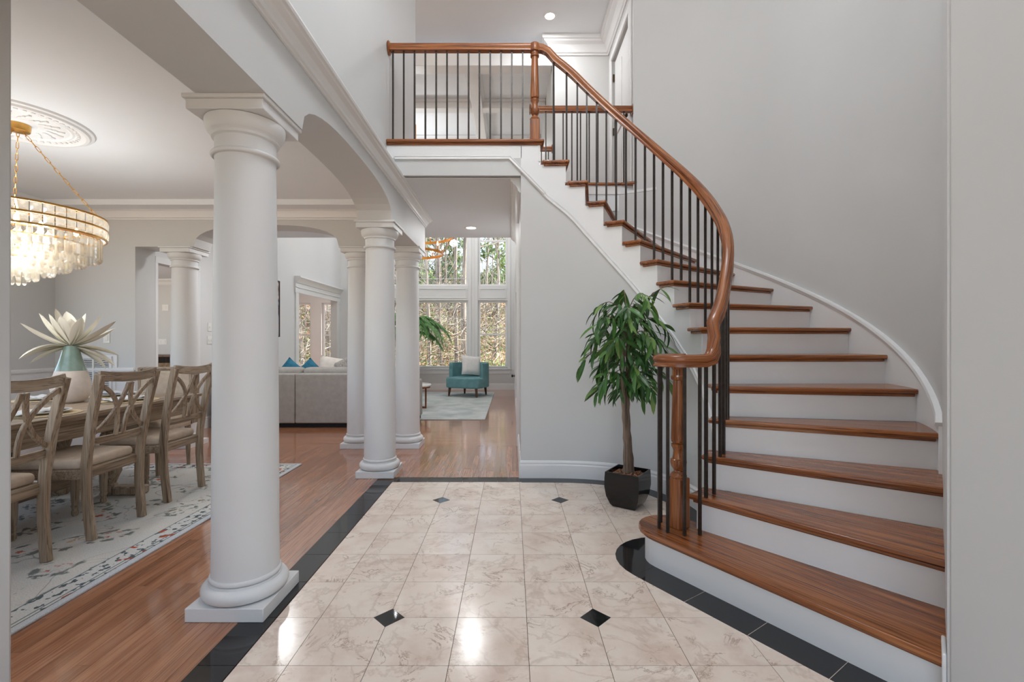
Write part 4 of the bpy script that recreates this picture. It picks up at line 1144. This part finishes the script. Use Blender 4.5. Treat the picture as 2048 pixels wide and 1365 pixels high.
# flower
fl = thing('leaf_arrangement', 'arrangement of large white pointed leaves with green stripes in the vase', 'plant', (-3.41, 3.60, TT+.43))
fm = [with_mat(mesh_of(leaf_mesh(.27, .052, .7, 9, .55), 'leaf', True, 80), 'flowerleaf'), with_mat(mesh_of(leaf_mesh(.25, .046, .25, 9, .6), 'leaf', True, 80), 'flowerleaf'), with_mat(mesh_of(leaf_mesh(.27, .050, -.7, 9, .55), 'leaf', True, 80), 'flowerleaf')]
lv = [(150,-78,1,1.0),(195,-52,2,1.0),(215,-36,2,1.0),(240,-44,2,.9),(224,-14,2,1.05),(236,-2,0,.95),(212,10,1,1.0),(228,22,1,.85),(64,-52,2,.9),(40,-36,2,1.0),(30,-18,2,1.1),(56,-10,2,1.0),(44,8,1,1.0),(30,24,1,1.05),(58,34,1,.95),(134,-42,2,.9),(134,-8,2,.9),(-46,-58,2,.7),(-12,-46,2,.8),(-84,-48,2,.8)]
for az, el, mi, sc_ in lv:
    inst('leaf', fm[mi], None, fl, Matrix.Rotation(R(az),4,'Z') @ Matrix.Rotation(R(el),4,'Y') @ Matrix.Translation((.015,0,0)) @ Matrix.Scale(sc_*1.12,4))
# ceiling medallion
md = [(0,0),(.06,-.02),(.10,-.014),(.115,-.02),(.27,-.012),(.285,-.02),(.30,-.014),(.335,-.02),(.36,-.03),(.38,-.028),(.392,-.016),(.41,-.012),(.42,0)]
mdm = MB().lathe(md, (-3.5,3.294,CZ), 64)
med = thing('ceiling_medallion', 'round white plaster medallion on the dining room ceiling', 'medallion', (-3.5,3.294,CZ))
obj('disc', mdm, 'trim', med, angle=25)
mb = MB()
for i in range(48):
    a = i*2*math.pi/48; mb.cbox((-3.5+.318*math.cos(a), 3.294+.318*math.sin(a), CZ-.02), .022, .022, .012, a)
for i in range(16):
    a = i*2*math.pi/16
    for r_, s_ in ((.16,.04),(.22,.05),(.19,.03)): mb.cbox((-3.5+r_*math.cos(a+r_*3), 3.294+r_*math.sin(a+r_*3), CZ-.018), s_, .018, .014, a+.8)
obj('relief', mb, 'trim', med, bevel=.004)['kind'] = 'stuff'
# crystal chandelier
cx_, cy_ = -3.50, 3.30
chd = thing('chandelier', 'round crystal chandelier with tiers of hanging prisms on gold chains', 'chandelier', (cx_, cy_, 1.67))
obj('canopy', MB().lathe([(0,-.055),(.03,-.055),(.062,-.045),(.066,-.02),(.066,0),(0,0)], (cx_,cy_,CZ-.02), 28), 'gold', chd)
ZR = 2.15; RR = .475
def torus(c, r, w, h_, n=64): return MB().sweep([(c[0]+r*math.cos(2*math.pi*i/n), c[1]+r*math.sin(2*math.pi*i/n), c[2]) for i in range(n)], [(-w,-h_),(w,-h_),(w,h_),(-w,h_)], up=(0,0,1), closed=True)
for z_, r_ in ((ZR, RR), (ZR-.075, RR), (ZR-.150, RR)): obj('gold_ring', torus((cx_,cy_,z_), r_, .006, .006), 'gold', chd)
link = with_mat(mesh_of(MB().sweep([(.0075*math.cos(2*math.pi*i/14), 0, .016*math.sin(2*math.pi*i/14)+.010*(1 if math.sin(2*math.pi*i/14) > 0 else -1)) for i in range(14)], [(.0022*math.cos(q*1.2566), .0022*math.sin(q*1.2566)) for q in range(5)], up=(0,1,0), closed=True), 'chain_link', True), 'gold')
for a in (20, 140, 260):
    A = Vector((cx_+.03*math.cos(R(a)), cy_+.03*math.sin(R(a)), CZ-.075)); B = Vector((cx_+(RR-.02)*math.cos(R(a)), cy_+(RR-.02)*math.sin(R(a)), ZR))
    dv = B-A; nl = int(dv.length/.044); q = dv.to_track_quat('Z','Y').to_matrix().to_4x4()
    for i in range(nl+1):
        p = A + dv*(i/nl)
        inst('chain_link', link, None, chd, Matrix.Translation(p-Vector((cx_,cy_,1.67))) @ q @ Matrix.Rotation(R(90*(i%2)),4,'Z'))
sqc = MB().add([(0,-.028,-.033),(0,.028,-.033),(0,.028,.033),(0,-.028,.033),(.012,-.014,-.017),(.012,.014,-.017),(.012,.014,.017),(.012,-.014,.017),(-.008,0,0)],
   [(4,5,6,7),(0,1,5,4),(1,2,6,5),(2,3,7,6),(3,0,4,7),(8,1,0),(8,2,1),(8,3,2),(8,0,3)])
sqm = with_mat(mesh_of(sqc, 'crystal', False), 'crystal')
NSQ = 48
for row in (0, 1):
    for i in range(NSQ):
        a = 2*math.pi*(i+.5)/NSQ
        inst('crystal', sqm, None, chd, Matrix.Translation((RR*math.cos(a), RR*math.sin(a), ZR-.0375-.075*row-1.67)) @ Matrix.Rotation(a,4,'Z'))
pr_ = MB().add([(.009,-.010,0),(.009,.010,0),(-.009,.010,0),(-.009,-.010,0),(.012,-.013,-.018),(.012,.013,-.018),(-.012,.013,-.018),(-.012,-.013,-.018),(.012,-.013,-.145),(.012,.013,-.145),(-.012,.013,-.145),(-.012,-.013,-.145),(.005,-.006,-.16),(.005,.006,-.16),(-.005,.006,-.16),(-.005,-.006,-.16)],
   [(0,1,2,3)]+[(i+q,i+(q+1)%4,i+4+(q+1)%4,i+4+q) for i in (0,4,8) for q in range(4)]+[(15,14,13,12)])
prm = with_mat(mesh_of(pr_, 'prism', False), 'crystal')
for r_, z_, n_ in ((.44, ZR-.155, 54), (.35, ZR-.20, 42), (.265, ZR-.245, 32), (.18, ZR-.285, 22), (.095, ZR-.325, 12), (.03, ZR-.36, 4)):
    if n_ > 4: obj('gold_ring', torus((cx_,cy_,z_+.004), r_, .005, .005, 48), 'gold', chd)
    for i in range(n_):
        a = 2*math.pi*(i+.5)/n_
        inst('prism', prm, None, chd, Matrix.Translation((r_*math.cos(a), r_*math.sin(a), z_-1.67)) @ Matrix.Rotation(a,4,'Z'))
mb = MB()
for a in range(0, 180, 45): mb.cbox((cx_,cy_,ZR), RR*2, .01, .01, R(a))
obj('frame_spokes', mb, 'gold', chd)
for i in range(8):
    a = i*math.pi/4; r_ = .30 if i % 2 else .16
    obj('bulb', MB().lathe([(0,-.03),(.012,-.02),(.016,0),(.010,.025),(0,.04)], (cx_+r_*math.cos(a), cy_+r_*math.sin(a), ZR-.10), 10), 'bulb', chd)
lamp('chandelier_light', (cx_, cy_, ZR-.22), 29, (.88,.95,1), .20)
# wall fittings
def plate(name, label, cat, c, w, h, normal, mat='plastic', toggles=1):
    t_ = thing(name, label, cat, c)
    x_, y_, z_ = c
    if normal == 'y':
        obj('cover', MB().box(x_-w/2, x_+w/2, y_-.008, y_, z_-h/2, z_+h/2), mat, t_, bevel=.002)
        for i in range(toggles):
            u = x_ + (i-(toggles-1)/2)*w/max(1,toggles)
            obj('toggle', MB().box(u-.016/toggles-.004, u+.016/toggles+.004, y_-.013, y_-.007, z_-.03, z_+.03), mat, t_, bevel=.002)
    else:
        obj('cover', MB().box(x_, x_+.008, y_-w/2, y_+w/2, z_-h/2, z_+h/2), mat, t_, bevel=.002)
        for i in range(toggles):
            u = y_ + (i-(toggles-1)/2)*w/max(1,toggles)
            obj('toggle', MB().box(x_+.007, x_+.016, u-.008, u+.008, z_-.014, z_+.014), mat, t_, bevel=.002)
plate('light_switch', 'white rocker switch plate on the dining wall beside the white leaves', 'switch', (-4.655, YB0, 1.27), .075, .12, 'y')
plate('light_switch', 'wide white triple toggle switch plate on the wall left of the near column', 'switch', (FX0, 6.72, 1.25), .16, .115, 'x', toggles=3)
plate('thermostat', 'small upright white control above the triple switch plate', 'thermostat', (FX0, 6.69, 1.435), .07, .12, 'x')
plate('thermostat', 'small square wall control high on the kitchen wall', 'thermostat', (-6.70, 9.0, 1.88), .12, .12, 'y')
plate('light_switch', 'double switch plate lower on the kitchen wall', 'switch', (-6.75, 9.0, 1.22), .16, .11, 'y', toggles=2)
vt = thing('vent_grille', 'white louvred return air grille on the dining wall behind the vase', 'vent', (-4.79, YB0, .8))
gx0, gx1, gz0, gz1 = -5.0, -4.58, .48, 1.06
mb = MB(); mb.box(gx0, gx0+.03, YB0-.03, YB0-.012, gz0, gz1); mb.box(gx1-.03, gx1, YB0-.03, YB0-.012, gz0, gz1); mb.box(gx0+.03, gx1-.03, YB0-.0295, YB0-.012, gz0, gz0+.03); mb.box(gx0+.03, gx1-.03, YB0-.0295, YB0-.012, gz1-.03, gz1); mb.box(-4.80,-4.78,YB0-.031,YB0-.012,gz0+.03,gz1-.03)
obj('frame', mb, 'trim', vt, bevel=.002)
obj('frame', MB().box(gx0-.05, gx1+.05, YB0-.013, YB0-.0005, gz0-.05, gz1+.01), 'trim', vt)
obj('slat_gap_shade', MB().box(gx0+.03, gx1-.03, YB0-.0145, YB0-.0128, gz0+.03, gz1-.03), 'slat_shade_grey', vt, smooth=False)  # grey sheet behind the slats, shade of the gaps put into colour
z_ = gz0+.04
while z_ < gz1-.03:
    obj('slat', MB().cbox(((gx0+gx1)/2, YB0-.021, z_), gx1-gx0-.06, .014, .003, rx=R(35)), 'trim', vt, smooth=False); z_ += .020
# low shelf unit in the kitchen
sh = thing('open_shelf', 'low dark wooden shelf unit seen through the kitchen doorway', 'shelf', (-6.1, 8.2, 0))
for z_ in (.0, .30, .62, .96): obj('shelf_board', MB().box(-6.9, -5.5, 8.0, 8.4, z_, z_+.035), 'darkwood', sh, bevel=.003)
for x_ in (-6.9, -6.2, -5.53): obj('side_panel', MB().box(x_, x_+.03, 8.0, 8.4, 0, .96), 'darkwood', sh, bevel=.003)
for i, (x_, w_, z_, h_, nm) in enumerate(((-6.6,.22,.655,.16,'tan storage box on the open kitchen shelf'),(-6.0,.3,.655,.2,'brown storage box on the right of the kitchen shelf'),(-6.33,.2,.655,.10,'low stacked box in the middle of the kitchen shelf'))):
    tag(obj('storage_box', MB().box(x_-w_/2, x_+w_/2, 8.05, 8.3, z_, z_+h_), 'books', bevel=.006), nm, 'box')

# =================================================================== FAMILY ROOM
sf = thing('sofa', 'large grey fabric sofa seen from behind', 'sofa', (-2.7, 7.1, 0))
obj('base', MB().box(-4.2,-1.45,6.66,7.4,.0,.07), 'black_matte', sf)
for a, b in ((-4.25,-3.08),(-3.08,-1.98),(-1.98,-1.42)):
    obj('back_panel', MB().box(a+.003, b-.003, 6.60, 6.82, .065, .77), 'sofa', sf, bevel=.02, seg=3)
obj('arm', MB().box(-1.62,-1.42,6.8,7.4,.065,.64), 'sofa', sf, bevel=.03, seg=3)
obj('arm', MB().box(-4.25,-4.05,6.8,8.6,.065,.64), 'sofa', sf, bevel=.03, seg=3)
for a, b in ((-4.05,-3.05),(-3.05,-1.95),(-1.95,-1.62)):
    obj('back_cushion', MB().box(a+.01, b-.01, 6.74, 6.96, .45, .85), 'sofa', sf, bevel=.06, seg=4)
    obj('seat_cushion', MB().box(a+.005, b-.005, 6.85, 7.38, .28, .46), 'sofa', sf, bevel=.04, seg=3)
def pillow(name, label, mat, c, w, h, t, rz=0, rx=0, ry=0, cat='pillow'):
    v = []; f = []; n_ = 10
    for s_ in (1, -1):
        for i in range(n_+1):
            for j in range(n_+1):
                u, w_ = -1+2*i/n_, -1+2*j/n_
                th_ = t/2*((1-u**4)*(1-w_**4))**.55
                k_ = 1 - .07*(1-abs(u)**2)*abs(w_)**3; k2 = 1-.07*(1-abs(w_)**2)*abs(u)**3
                v.append((u*w/2*k2, s_*th_, w_*h/2*k_))
    o_ = (n_+1)**2
    for i in range(n_):
        for j in range(n_):
            a = i*(n_+1)+j; b = a+n_+1
            f.append((a,b,b+1,a+1)); f.append((o_+a,o_+a+1,o_+b+1,o_+b))
    p = obj(name, MB().add(v, f), mat, angle=80)
    p.location = c; p.rotation_euler = (rx, ry, rz)
    return tag(p, label, cat, 'throw pillows')
pillow('throw_pillow', 'teal throw pillow at the left end of the sofa, corner up', 'cushion_teal', (-3.38, 7.10, .74), .36, .36, .14, 0, R(-12), R(38))
pillow('throw_pillow', 'second teal throw pillow beside the first, corner up', 'cushion_teal', (-3.10, 7.14, .73), .36, .36, .14, R(8), R(-12), R(45))
pillow('throw_pillow', 'cream throw pillow in the middle of the sofa', 'cushion_cream', (-2.74, 7.12, .77), .50, .45, .16, R(-5), R(-14), R(8))
pillow('throw_pillow', 'dark speckled grey throw pillow near the column', 'cushion_grey', (-2.46, 7.06, .82), .42, .38, .15, R(6), R(-14), R(-28))
pillow('throw_pillow', 'grey patterned throw pillow half hidden by the column', 'cushion_grey', (-2.16, 7.08, .82), .42, .38, .15, R(-8), R(-12), R(14))
# rug
rug_mat('rug_family', 2.0, 2.0, [(176, 184, 182), (206, 208, 204)], False)
r2 = obj('area_rug', MB().box(-1.85, 1.85, -1.95, 1.95, 0, .012), 'rug_family', bevel=.004); r2.location = (-2.27, 9.22, 0)
tag(r2, 'pale grey-blue rug under the teal armchair in the family room', 'rug')
# teal barrel chair
tc_ = thing('armchair', 'teal velvet barrel armchair on dark tapered legs', 'armchair', (-.97, 10.45, .012), R(-24))
tc_.scale = (1.1, 1.1, 1.0)
def arcshell(r0, r1, a0, a1, z0, zf, n=20):
    v = []; f = []
    for i in range(n+1):
        a = R(a0 + (a1-a0)*i/n)
        for r_, z_ in ((r0, z0), (r1, z0), (r1, zf(i/n)), (r0, zf(i/n))): v.append((r_*math.cos(a), r_*math.sin(a), z_))
    for i in range(n):
        for q in range(4): f.append((i*4+q, i*4+(q+1)%4, i*4+4+(q+1)%4, i*4+4+q))
    f += [(3,2,1,0), tuple(n*4+q for q in range(4))]
    return MB().add(v, f)
obj('barrel_back', arcshell(.33, .41, -20, 200, .2, lambda t: .735), 'teal', tc_, local=True, bevel=.014, seg=3)
sp = [(.36*math.cos(R(a)), .36*math.sin(R(a))) for a in range(0, 181, 15)] + [(-.40,-.12),(-.36,-.30),(-.20,-.36),(0,-.33),(.20,-.36),(.36,-.30),(.40,-.12)]
obj('seat', MB().prism(sp, .19, .42), 'teal', tc_, local=True, bevel=.035, seg=4, angle=60)
for x_, y_ in ((-.30,-.24),(.30,-.24),(-.24,.26),(.24,.26)): obj('leg', MB().tube([(x_*1.06,y_*1.06,0),(x_,y_,.2)], [.018,.03], 8), 'darkwood', tc_, local=True)
pillow('throw_pillow', 'white throw pillow leaning in the teal armchair', 'cushion_white', (-.93, 10.60, .68), .46, .46, .15, R(24), R(-18), R(6))
# coffee table
ct = thing('coffee_table', 'round white topped coffee table on a copper frame beside the sofa', 'table', (-1.86, 8.5, .012))
obj('tabletop', MB().lathe([(0,.40),(.36,.40),(.38,.405),(.38,.43),(.37,.436),(0,.436)], (-1.86,8.5,.012), 44), 'marble_white', ct)
obj('rim', MB().lathe([(.33,.372),(.365,.372),(.365,.40),(.33,.40)], (-1.86,8.5,.012), 44), 'copper', ct)
for a in (-10, 80, 170, 260):
    x_, y_ = -1.86+.30*math.cos(R(a)), 8.5+.30*math.sin(R(a))
    obj('leg', MB().box(x_-.014, x_+.014, y_-.014, y_+.014, .012, .40), 'copper', ct, bevel=.002)
mb = MB(); mb.cbox((-1.86,8.5,.03), .62, .028, .03, R(-10)); mb.cbox((-1.86,8.5,.03), .62, .028, .03, R(80))
obj('stretcher', mb, 'copper', ct, bevel=.002)
# potted palm
pm = thing('potted_palm', 'green indoor palm with drooping fronds in front of the wide window', 'potted plant', (-2.38, 11.0, 0))
obj('pot', MB().lathe([(0,0),(.14,0),(.19,.34),(.20,.36),(.18,.36),(.17,.32),(0,.32)], (-2.38,11.0,0), 24), 'black_gloss', pm)
obj('trunk', MB().tube([(-2.38,11.0,.3),(-2.36,11.0,.9),(-2.37,11.0,1.55)], [.05,.04,.03], 10), 'bark', pm)
random.seed(4)
for i in range(20):
    a = i*2.4; ln = .62+random.random()*.3; el = random.uniform(.1, .95)
    sd = Vector((math.cos(a), math.sin(a)*.7, 0)); p0 = Vector((-2.37, 11.0, 1.38+.015*i))
    spn = bez(p0, p0+sd*ln*.3+Vector((0,0,.35*el+.1)), p0+sd*ln*.75+Vector((0,0,.4*el)), p0+sd*ln+Vector((0,0,.2*el-.28)), 10)
    fb = MB().tube(spn, [.008-.0006*j for j in range(11)], 5)
    for j in range(3, 11):
        tn = (spn[j]-spn[j-1]).normalized(); sdv = tn.cross(Vector((0,0,1))).normalized()
        for s_ in (-1, 1):
            for q in range(3):
                b0 = spn[j] - tn*.03*q; tip = b0 + sdv*s_*.17*math.sin(math.pi*(j-1)/11) + tn*.14 + Vector((0,0,-.10-.05*random.random()))
                fb.add([b0 - tn*.013, b0 + tn*.013, (b0+tip)/2 + tn*.018 + Vector((0,0,.02)), tip, (b0+tip)/2 - tn*.016+Vector((0,0,.02))], [(0,1,2,4),(4,2,3)])
    obj('frond', fb, 'palmleaf', pm)
# picture
pic = thing('framed_picture', 'abstract blue and white picture in a thin dark frame on the family room wall', 'picture', (FX0, 8.1, 1.85))
mb = MB(); y0_, y1_, z0_, z1_ = 7.55, 8.66, 1.31, 2.35
mb.box(FX0, FX0+.035, y0_, y0_+.02, z0_, z1_); mb.box(FX0, FX0+.035, y1_-.02, y1_, z0_, z1_); mb.box(FX0, FX0+.0345, y0_+.02, y1_-.02, z0_, z0_+.02); mb.box(FX0, FX0+.0345, y0_+.02, y1_-.02, z1_-.02, z1_)
obj('frame', mb, 'bronze', pic)
m_, n_, l_, b_ = base('artwork', (220,220,220), .6)
v_, _ = coords(n_, l_, (1,1,1)); ff_ = noise_tex(n_, l_, v_, 2.6, 5, .55, .8)
l_.new(ramp(n_, l_, ff_, [(.3,(236,232,226)),(.46,(190,206,222)),(.54,(96,126,160)),(.6,(150,130,120)),(.7,(236,232,226))]), b_.inputs['Base Color']); M['artwork'] = m_
obj('canvas', MB().box(FX0+.005, FX0+.022, y0_+.02, y1_-.02, z0_+.02, z1_-.02), 'artwork', pic)
# ring chandelier
rc = thing('ring_chandelier', 'two tier gold ring chandelier with candle bulbs in front of the upper window', 'chandelier', (-1.86, 9.0, 2.93))
rcx, rcy = -1.86, 9.0
for r_, z_, n_ in ((.52, 2.93, 8), (.72, 3.28, 12)):
    obj('ring', torus((rcx,rcy,z_), r_, .010, .022, 56), 'orangegold', rc)
    for i in range(n_):
        a = 2*math.pi*i/n_+.3; x_, y_ = rcx+r_*math.cos(a), rcy+r_*math.sin(a)
        cd = obj('candle', MB().lathe([(0,.02),(.02,.02),(.022,.028),(.011,.03),(.011,.10),(0,.10)], (x_,y_,z_), 12), 'orangegold', rc)
        obj('bulb', MB().lathe([(0,.10),(.012,.11),(.017,.13),(.010,.16),(0,.185)], (x_,y_,z_), 10), 'bulb', rc)
for a in (0, 120, 240):
    obj('rod', MB().tube([(rcx+.52*math.cos(R(a)), rcy+.52*math.sin(R(a)), 2.93), (rcx+.72*math.cos(R(a)), rcy+.72*math.sin(R(a)), 3.28), (rcx, rcy, 4.3)], .006, 6), 'orangegold', rc)
obj('rod', MB().tube([(rcx,rcy,4.3),(rcx,rcy,FZ)], .008, 8), 'orangegold', rc)

# =================================================================== LAMPS
def can(x_, y_, z_, label, e_=30, size=.13):
    t_ = thing('recessed_light', label, 'light', (x_, y_, z_), group='recessed ceiling lights')
    obj('trim_ring', MB().lathe([(.062,.0),(.066,-.006),(.085,-.007),(.088,0),(.062,.0)], (x_,y_,z_), 36), 'trim', t_)
    obj('lens', MB().lathe([(0,-.002),(.06,-.002),(.064,-.0005),(0,-.0005)], (x_,y_,z_), 32), 'lamp_lens', t_)
    lamp('recessed_lamp', (x_, y_, z_-.015), e_, (.97,.985,1), size, 'AREA')
can(-.54, 6.14, HZ, 'round recessed light in the hall ceiling before the big windows', 14)
can(-3.05, 6.22, HZ, 'small recessed light seen under the arch behind the near column', 14)
can(.506, 6.22, TZ, 'bright round recessed light in the upper hall ceiling', 13)
# added lantern above the camera's view, giving the foyer fill light
fc = thing('foyer_fill_lantern', 'added gold lantern, unseen high in the foyer, for fill light', 'chandelier', (.2, 2.2, 4.75))
obj('rod', MB().tube([(.2,2.2,5.2),(.2,2.2,TZ)], .01, 8), 'gold', fc)
obj('ring', torus((.2,2.2,4.85), .35, .012, .02, 40), 'gold', fc)
for i in range(6):
    a = i*math.pi/3; x_, y_ = .2+.35*math.cos(a), 2.2+.35*math.sin(a)
    obj('rod', MB().tube([(x_,y_,4.86),(.2,2.2,5.2)], .006, 6), 'gold', fc)
    obj('bulb', MB().lathe([(0,.02),(.012,.03),(.02,.06),(.01,.1),(0,.12)], (x_,y_,4.85), 10), 'bulb', fc)
lamp('foyer_fill', (.2, 2.2, 4.92), 90, (.90,.95,1), .35)  # added fill lamp at the unseen lantern
for x_ in (-2.85, -1.35, .2):  # cans added out of sight to brighten the family room
    for y_ in (10.05, 11.25): can(x_, y_, FZ, 'added recessed light, unseen, filling the family room with light', 7)
lamp('family_ceiling_fill', (rcx, rcy, 4.35), 34, (.93,.97,1), .12)  # added above the rings to lift the coffered ceiling, not at any bulb
lamp('kitchen_light', (-6.6, 7.2, 2.25), 22, (1,.93,.84), .2)
lamp('bay_light', (-6.0, 11.0, 2.4), 14, (1,.93,.84), .2)

# =================================================================== OUTSIDE
gm = MB(); NX, NY = 40, 40
def gz(x_, y_):
    d_ = max(0, y_-15)
    return -1.0 + .055*d_ + .0022*d_*d_ + .4*mnoise.noise(Vector((x_*.08, y_*.08, 3))) + .12*mnoise.noise(Vector((x_*.5, y_*.5, 1)))
vv = []; ff = []
for i in range(NX+1):
    for j in range(NY+1):
        x_, y_ = -60+120*i/NX, -40+120*j/NY
        z_ = gz(x_, y_) if y_ > 13.3 else -.6
        vv.append((x_, y_, z_))
for i in range(NX):
    for j in range(NY): ff.append((i*(NY+1)+j, (i+1)*(NY+1)+j, (i+1)*(NY+1)+j+1, i*(NY+1)+j+1))
struct('ground', MB().add(vv, ff), 'leafground', 'leaf covered ground of the woods outside', 'ground')
random.seed(11)
def tree_obj(x_, y_, h_, r_, label, bark, group, bend=.3, branches=16, foliage=None):
    z0 = gz(x_, y_)-.1
    t_ = thing('tree', label, 'tree', (x_, y_, z0), group=group)
    tp = [Vector((x_ + bend*math.sin(i*.5+x_)*i/10, y_ + .2*math.cos(i*.4), z0 + h_*i/10)) for i in range(11)]
    obj('trunk', MB().tube(tp, [r_*(1-.075*i) for i in range(11)], 7), bark, t_)
    br = MB(); tips = []
    for i in range(branches):
        u = random.uniform(.15, .97); idx = min(9, int(u*10)); p = tp[idx] + (tp[idx+1]-tp[idx])*(u*10-idx)
        a = random.random()*6.28; L_ = h_*random.uniform(.14, .30)*(1.15-u*.6)
        d_ = Vector((math.cos(a), math.sin(a), random.uniform(.25, .9))).normalized()
        q = [p]; 
        for s_ in range(4):
            d_ = (d_ + Vector((random.uniform(-.3,.3), random.uniform(-.3,.3), random.uniform(-.1,.3)))).normalized(); q.append(q[-1]+d_*L_/4)
        rr = r_*.32*(1-u*.5)
        br.tube(q, [rr, rr*.8, rr*.55, rr*.35, rr*.15], 4)
        tips.append(q[-1]); tips.append(q[3])
        for s_ in range(4):
            b0 = q[1+s_ % 4]; dd = (d_ + Vector((random.uniform(-1,1), random.uniform(-1,1), random.uniform(-.2,.9)))).normalized()
            m1 = b0+dd*L_*.22; m2 = m1 + (dd+Vector((random.uniform(-.5,.5), random.uniform(-.5,.5), random.uniform(-.2,.5))))*L_*.18
            br.tube([b0, m1, m2], [rr*.35, rr*.22, rr*.08], 3)
    obj('branches', br, bark, t_)
    if foliage:
        fm_ = MB()
        for c in tips:
            if c.z < z0+h_*.3: continue
            for q in range(foliage[1]):
                o_ = c + Vector((random.gauss(0,.35), random.gauss(0,.35), random.gauss(0,.25)))
                s_ = foliage[2]*random.uniform(.6,1.3)
                u_ = Vector((random.gauss(0,1),random.gauss(0,1),random.gauss(0,1))).normalized(); w_ = u_.orthogonal().normalized()
                fm_.add([o_-u_*s_, o_+w_*s_*.35, o_+u_*s_, o_-w_*s_*.35], [(0,1,2,3)])
        obj('foliage', fm_, foliage[0], t_, smooth=False)['kind'] = 'stuff'
bl = 'bare pale-barked tree in the woods outside the far windows'
for i in range(30):
    y_ = random.uniform(17, 42); x_ = random.uniform(-.40, .03)*y_
    tree_obj(x_, y_, random.uniform(8, 15), random.uniform(.06, .15), bl, 'treebark', 'bare trees in the woods', branches=20)
pl_ = 'green pine tree rising above the bare woods outside'
for i in range(9):
    y_ = random.uniform(26, 46); x_ = random.uniform(-.30, .02)*y_
    tree_obj(x_, y_, random.uniform(9, 13.5), random.uniform(.16, .26), pl_, 'pinebark', 'pine trees in the woods', .15, 26, ('pineleaf', 44, .22))
for i in range(8):
    y_ = random.uniform(20, 34); x_ = random.uniform(-.50, -.36)*y_
    tree_obj(x_, y_, random.uniform(7, 12), random.uniform(.07, .14), 'bare tree with rusty leaves outside the breakfast bay', 'treebark', 'trees outside the bay', .3, 20, ('dryleaf', 10, .10))
ug = MB(); ug2 = MB()
for i in range(5200):
    y_ = random.uniform(17, 52); x_ = random.uniform(-.52, .05)*y_
    z_ = gz(x_, y_); hh = random.uniform(.1, .9) if y_ < 24 else random.uniform(.4, 3.8)
    tgt = ug if random.random() < .58 else ug2
    for q in range(6):
        o_ = Vector((x_+random.gauss(0,.3), y_+random.gauss(0,.3), z_+random.random()*hh)); s_ = random.uniform(.05,.13)*(1 if y_ < 30 else 1.6)
        u_ = Vector((random.gauss(0,1),random.gauss(0,1),random.gauss(0,1))).normalized(); w_ = u_.orthogonal().normalized()
        tgt.add([o_-u_*s_, o_+w_*s_*.5, o_+u_*s_, o_-w_*s_*.5], [(0,1,2,3)])
tag(obj('undergrowth', ug, 'shrubleaf', smooth=False), 'green undergrowth leaves between the trunks outside', 'undergrowth', kind='stuff')
tag(obj('undergrowth', ug2, 'dryleaf', smooth=False), 'brown dry leaves and brush between the trunks outside', 'undergrowth', kind='stuff')
tw = MB(); tw2 = MB()
for i in range(15000):
    y_ = random.uniform(18, 50); x_ = random.uniform(-.52, .05)*y_
    z_ = gz(x_, y_) + .2 + random.random()**.9*(2.2 + .11*(y_-15))
    d_ = Vector((random.gauss(0,.7), random.gauss(0,.7), random.uniform(-.2,1.2))).normalized()*random.uniform(.25,.9); w_ = random.uniform(.006,.018)
    o_ = Vector((x_,y_,z_)); q = d_.cross(Vector((.3,1,.2))).normalized()*w_; b_ = Vector((random.gauss(0,.12), random.gauss(0,.12), random.gauss(0,.12)))
    (tw if random.random() < .55 else tw2).add([o_-q, o_+q, o_+d_*.5+b_+q*.8, o_+d_*.5+b_-q*.8, o_+d_+q*.2, o_+d_-q*.2], [(0,1,2,3),(3,2,4,5)])
tag(obj('brushwood', tw, 'twig', smooth=False), 'tangle of pale bare twigs filling the woods outside', 'brushwood', kind='stuff')
tag(obj('brushwood', tw2, 'twig_shade', smooth=False), 'tangle of twigs coloured dark as if shaded in the woods outside', 'brushwood', kind='stuff')
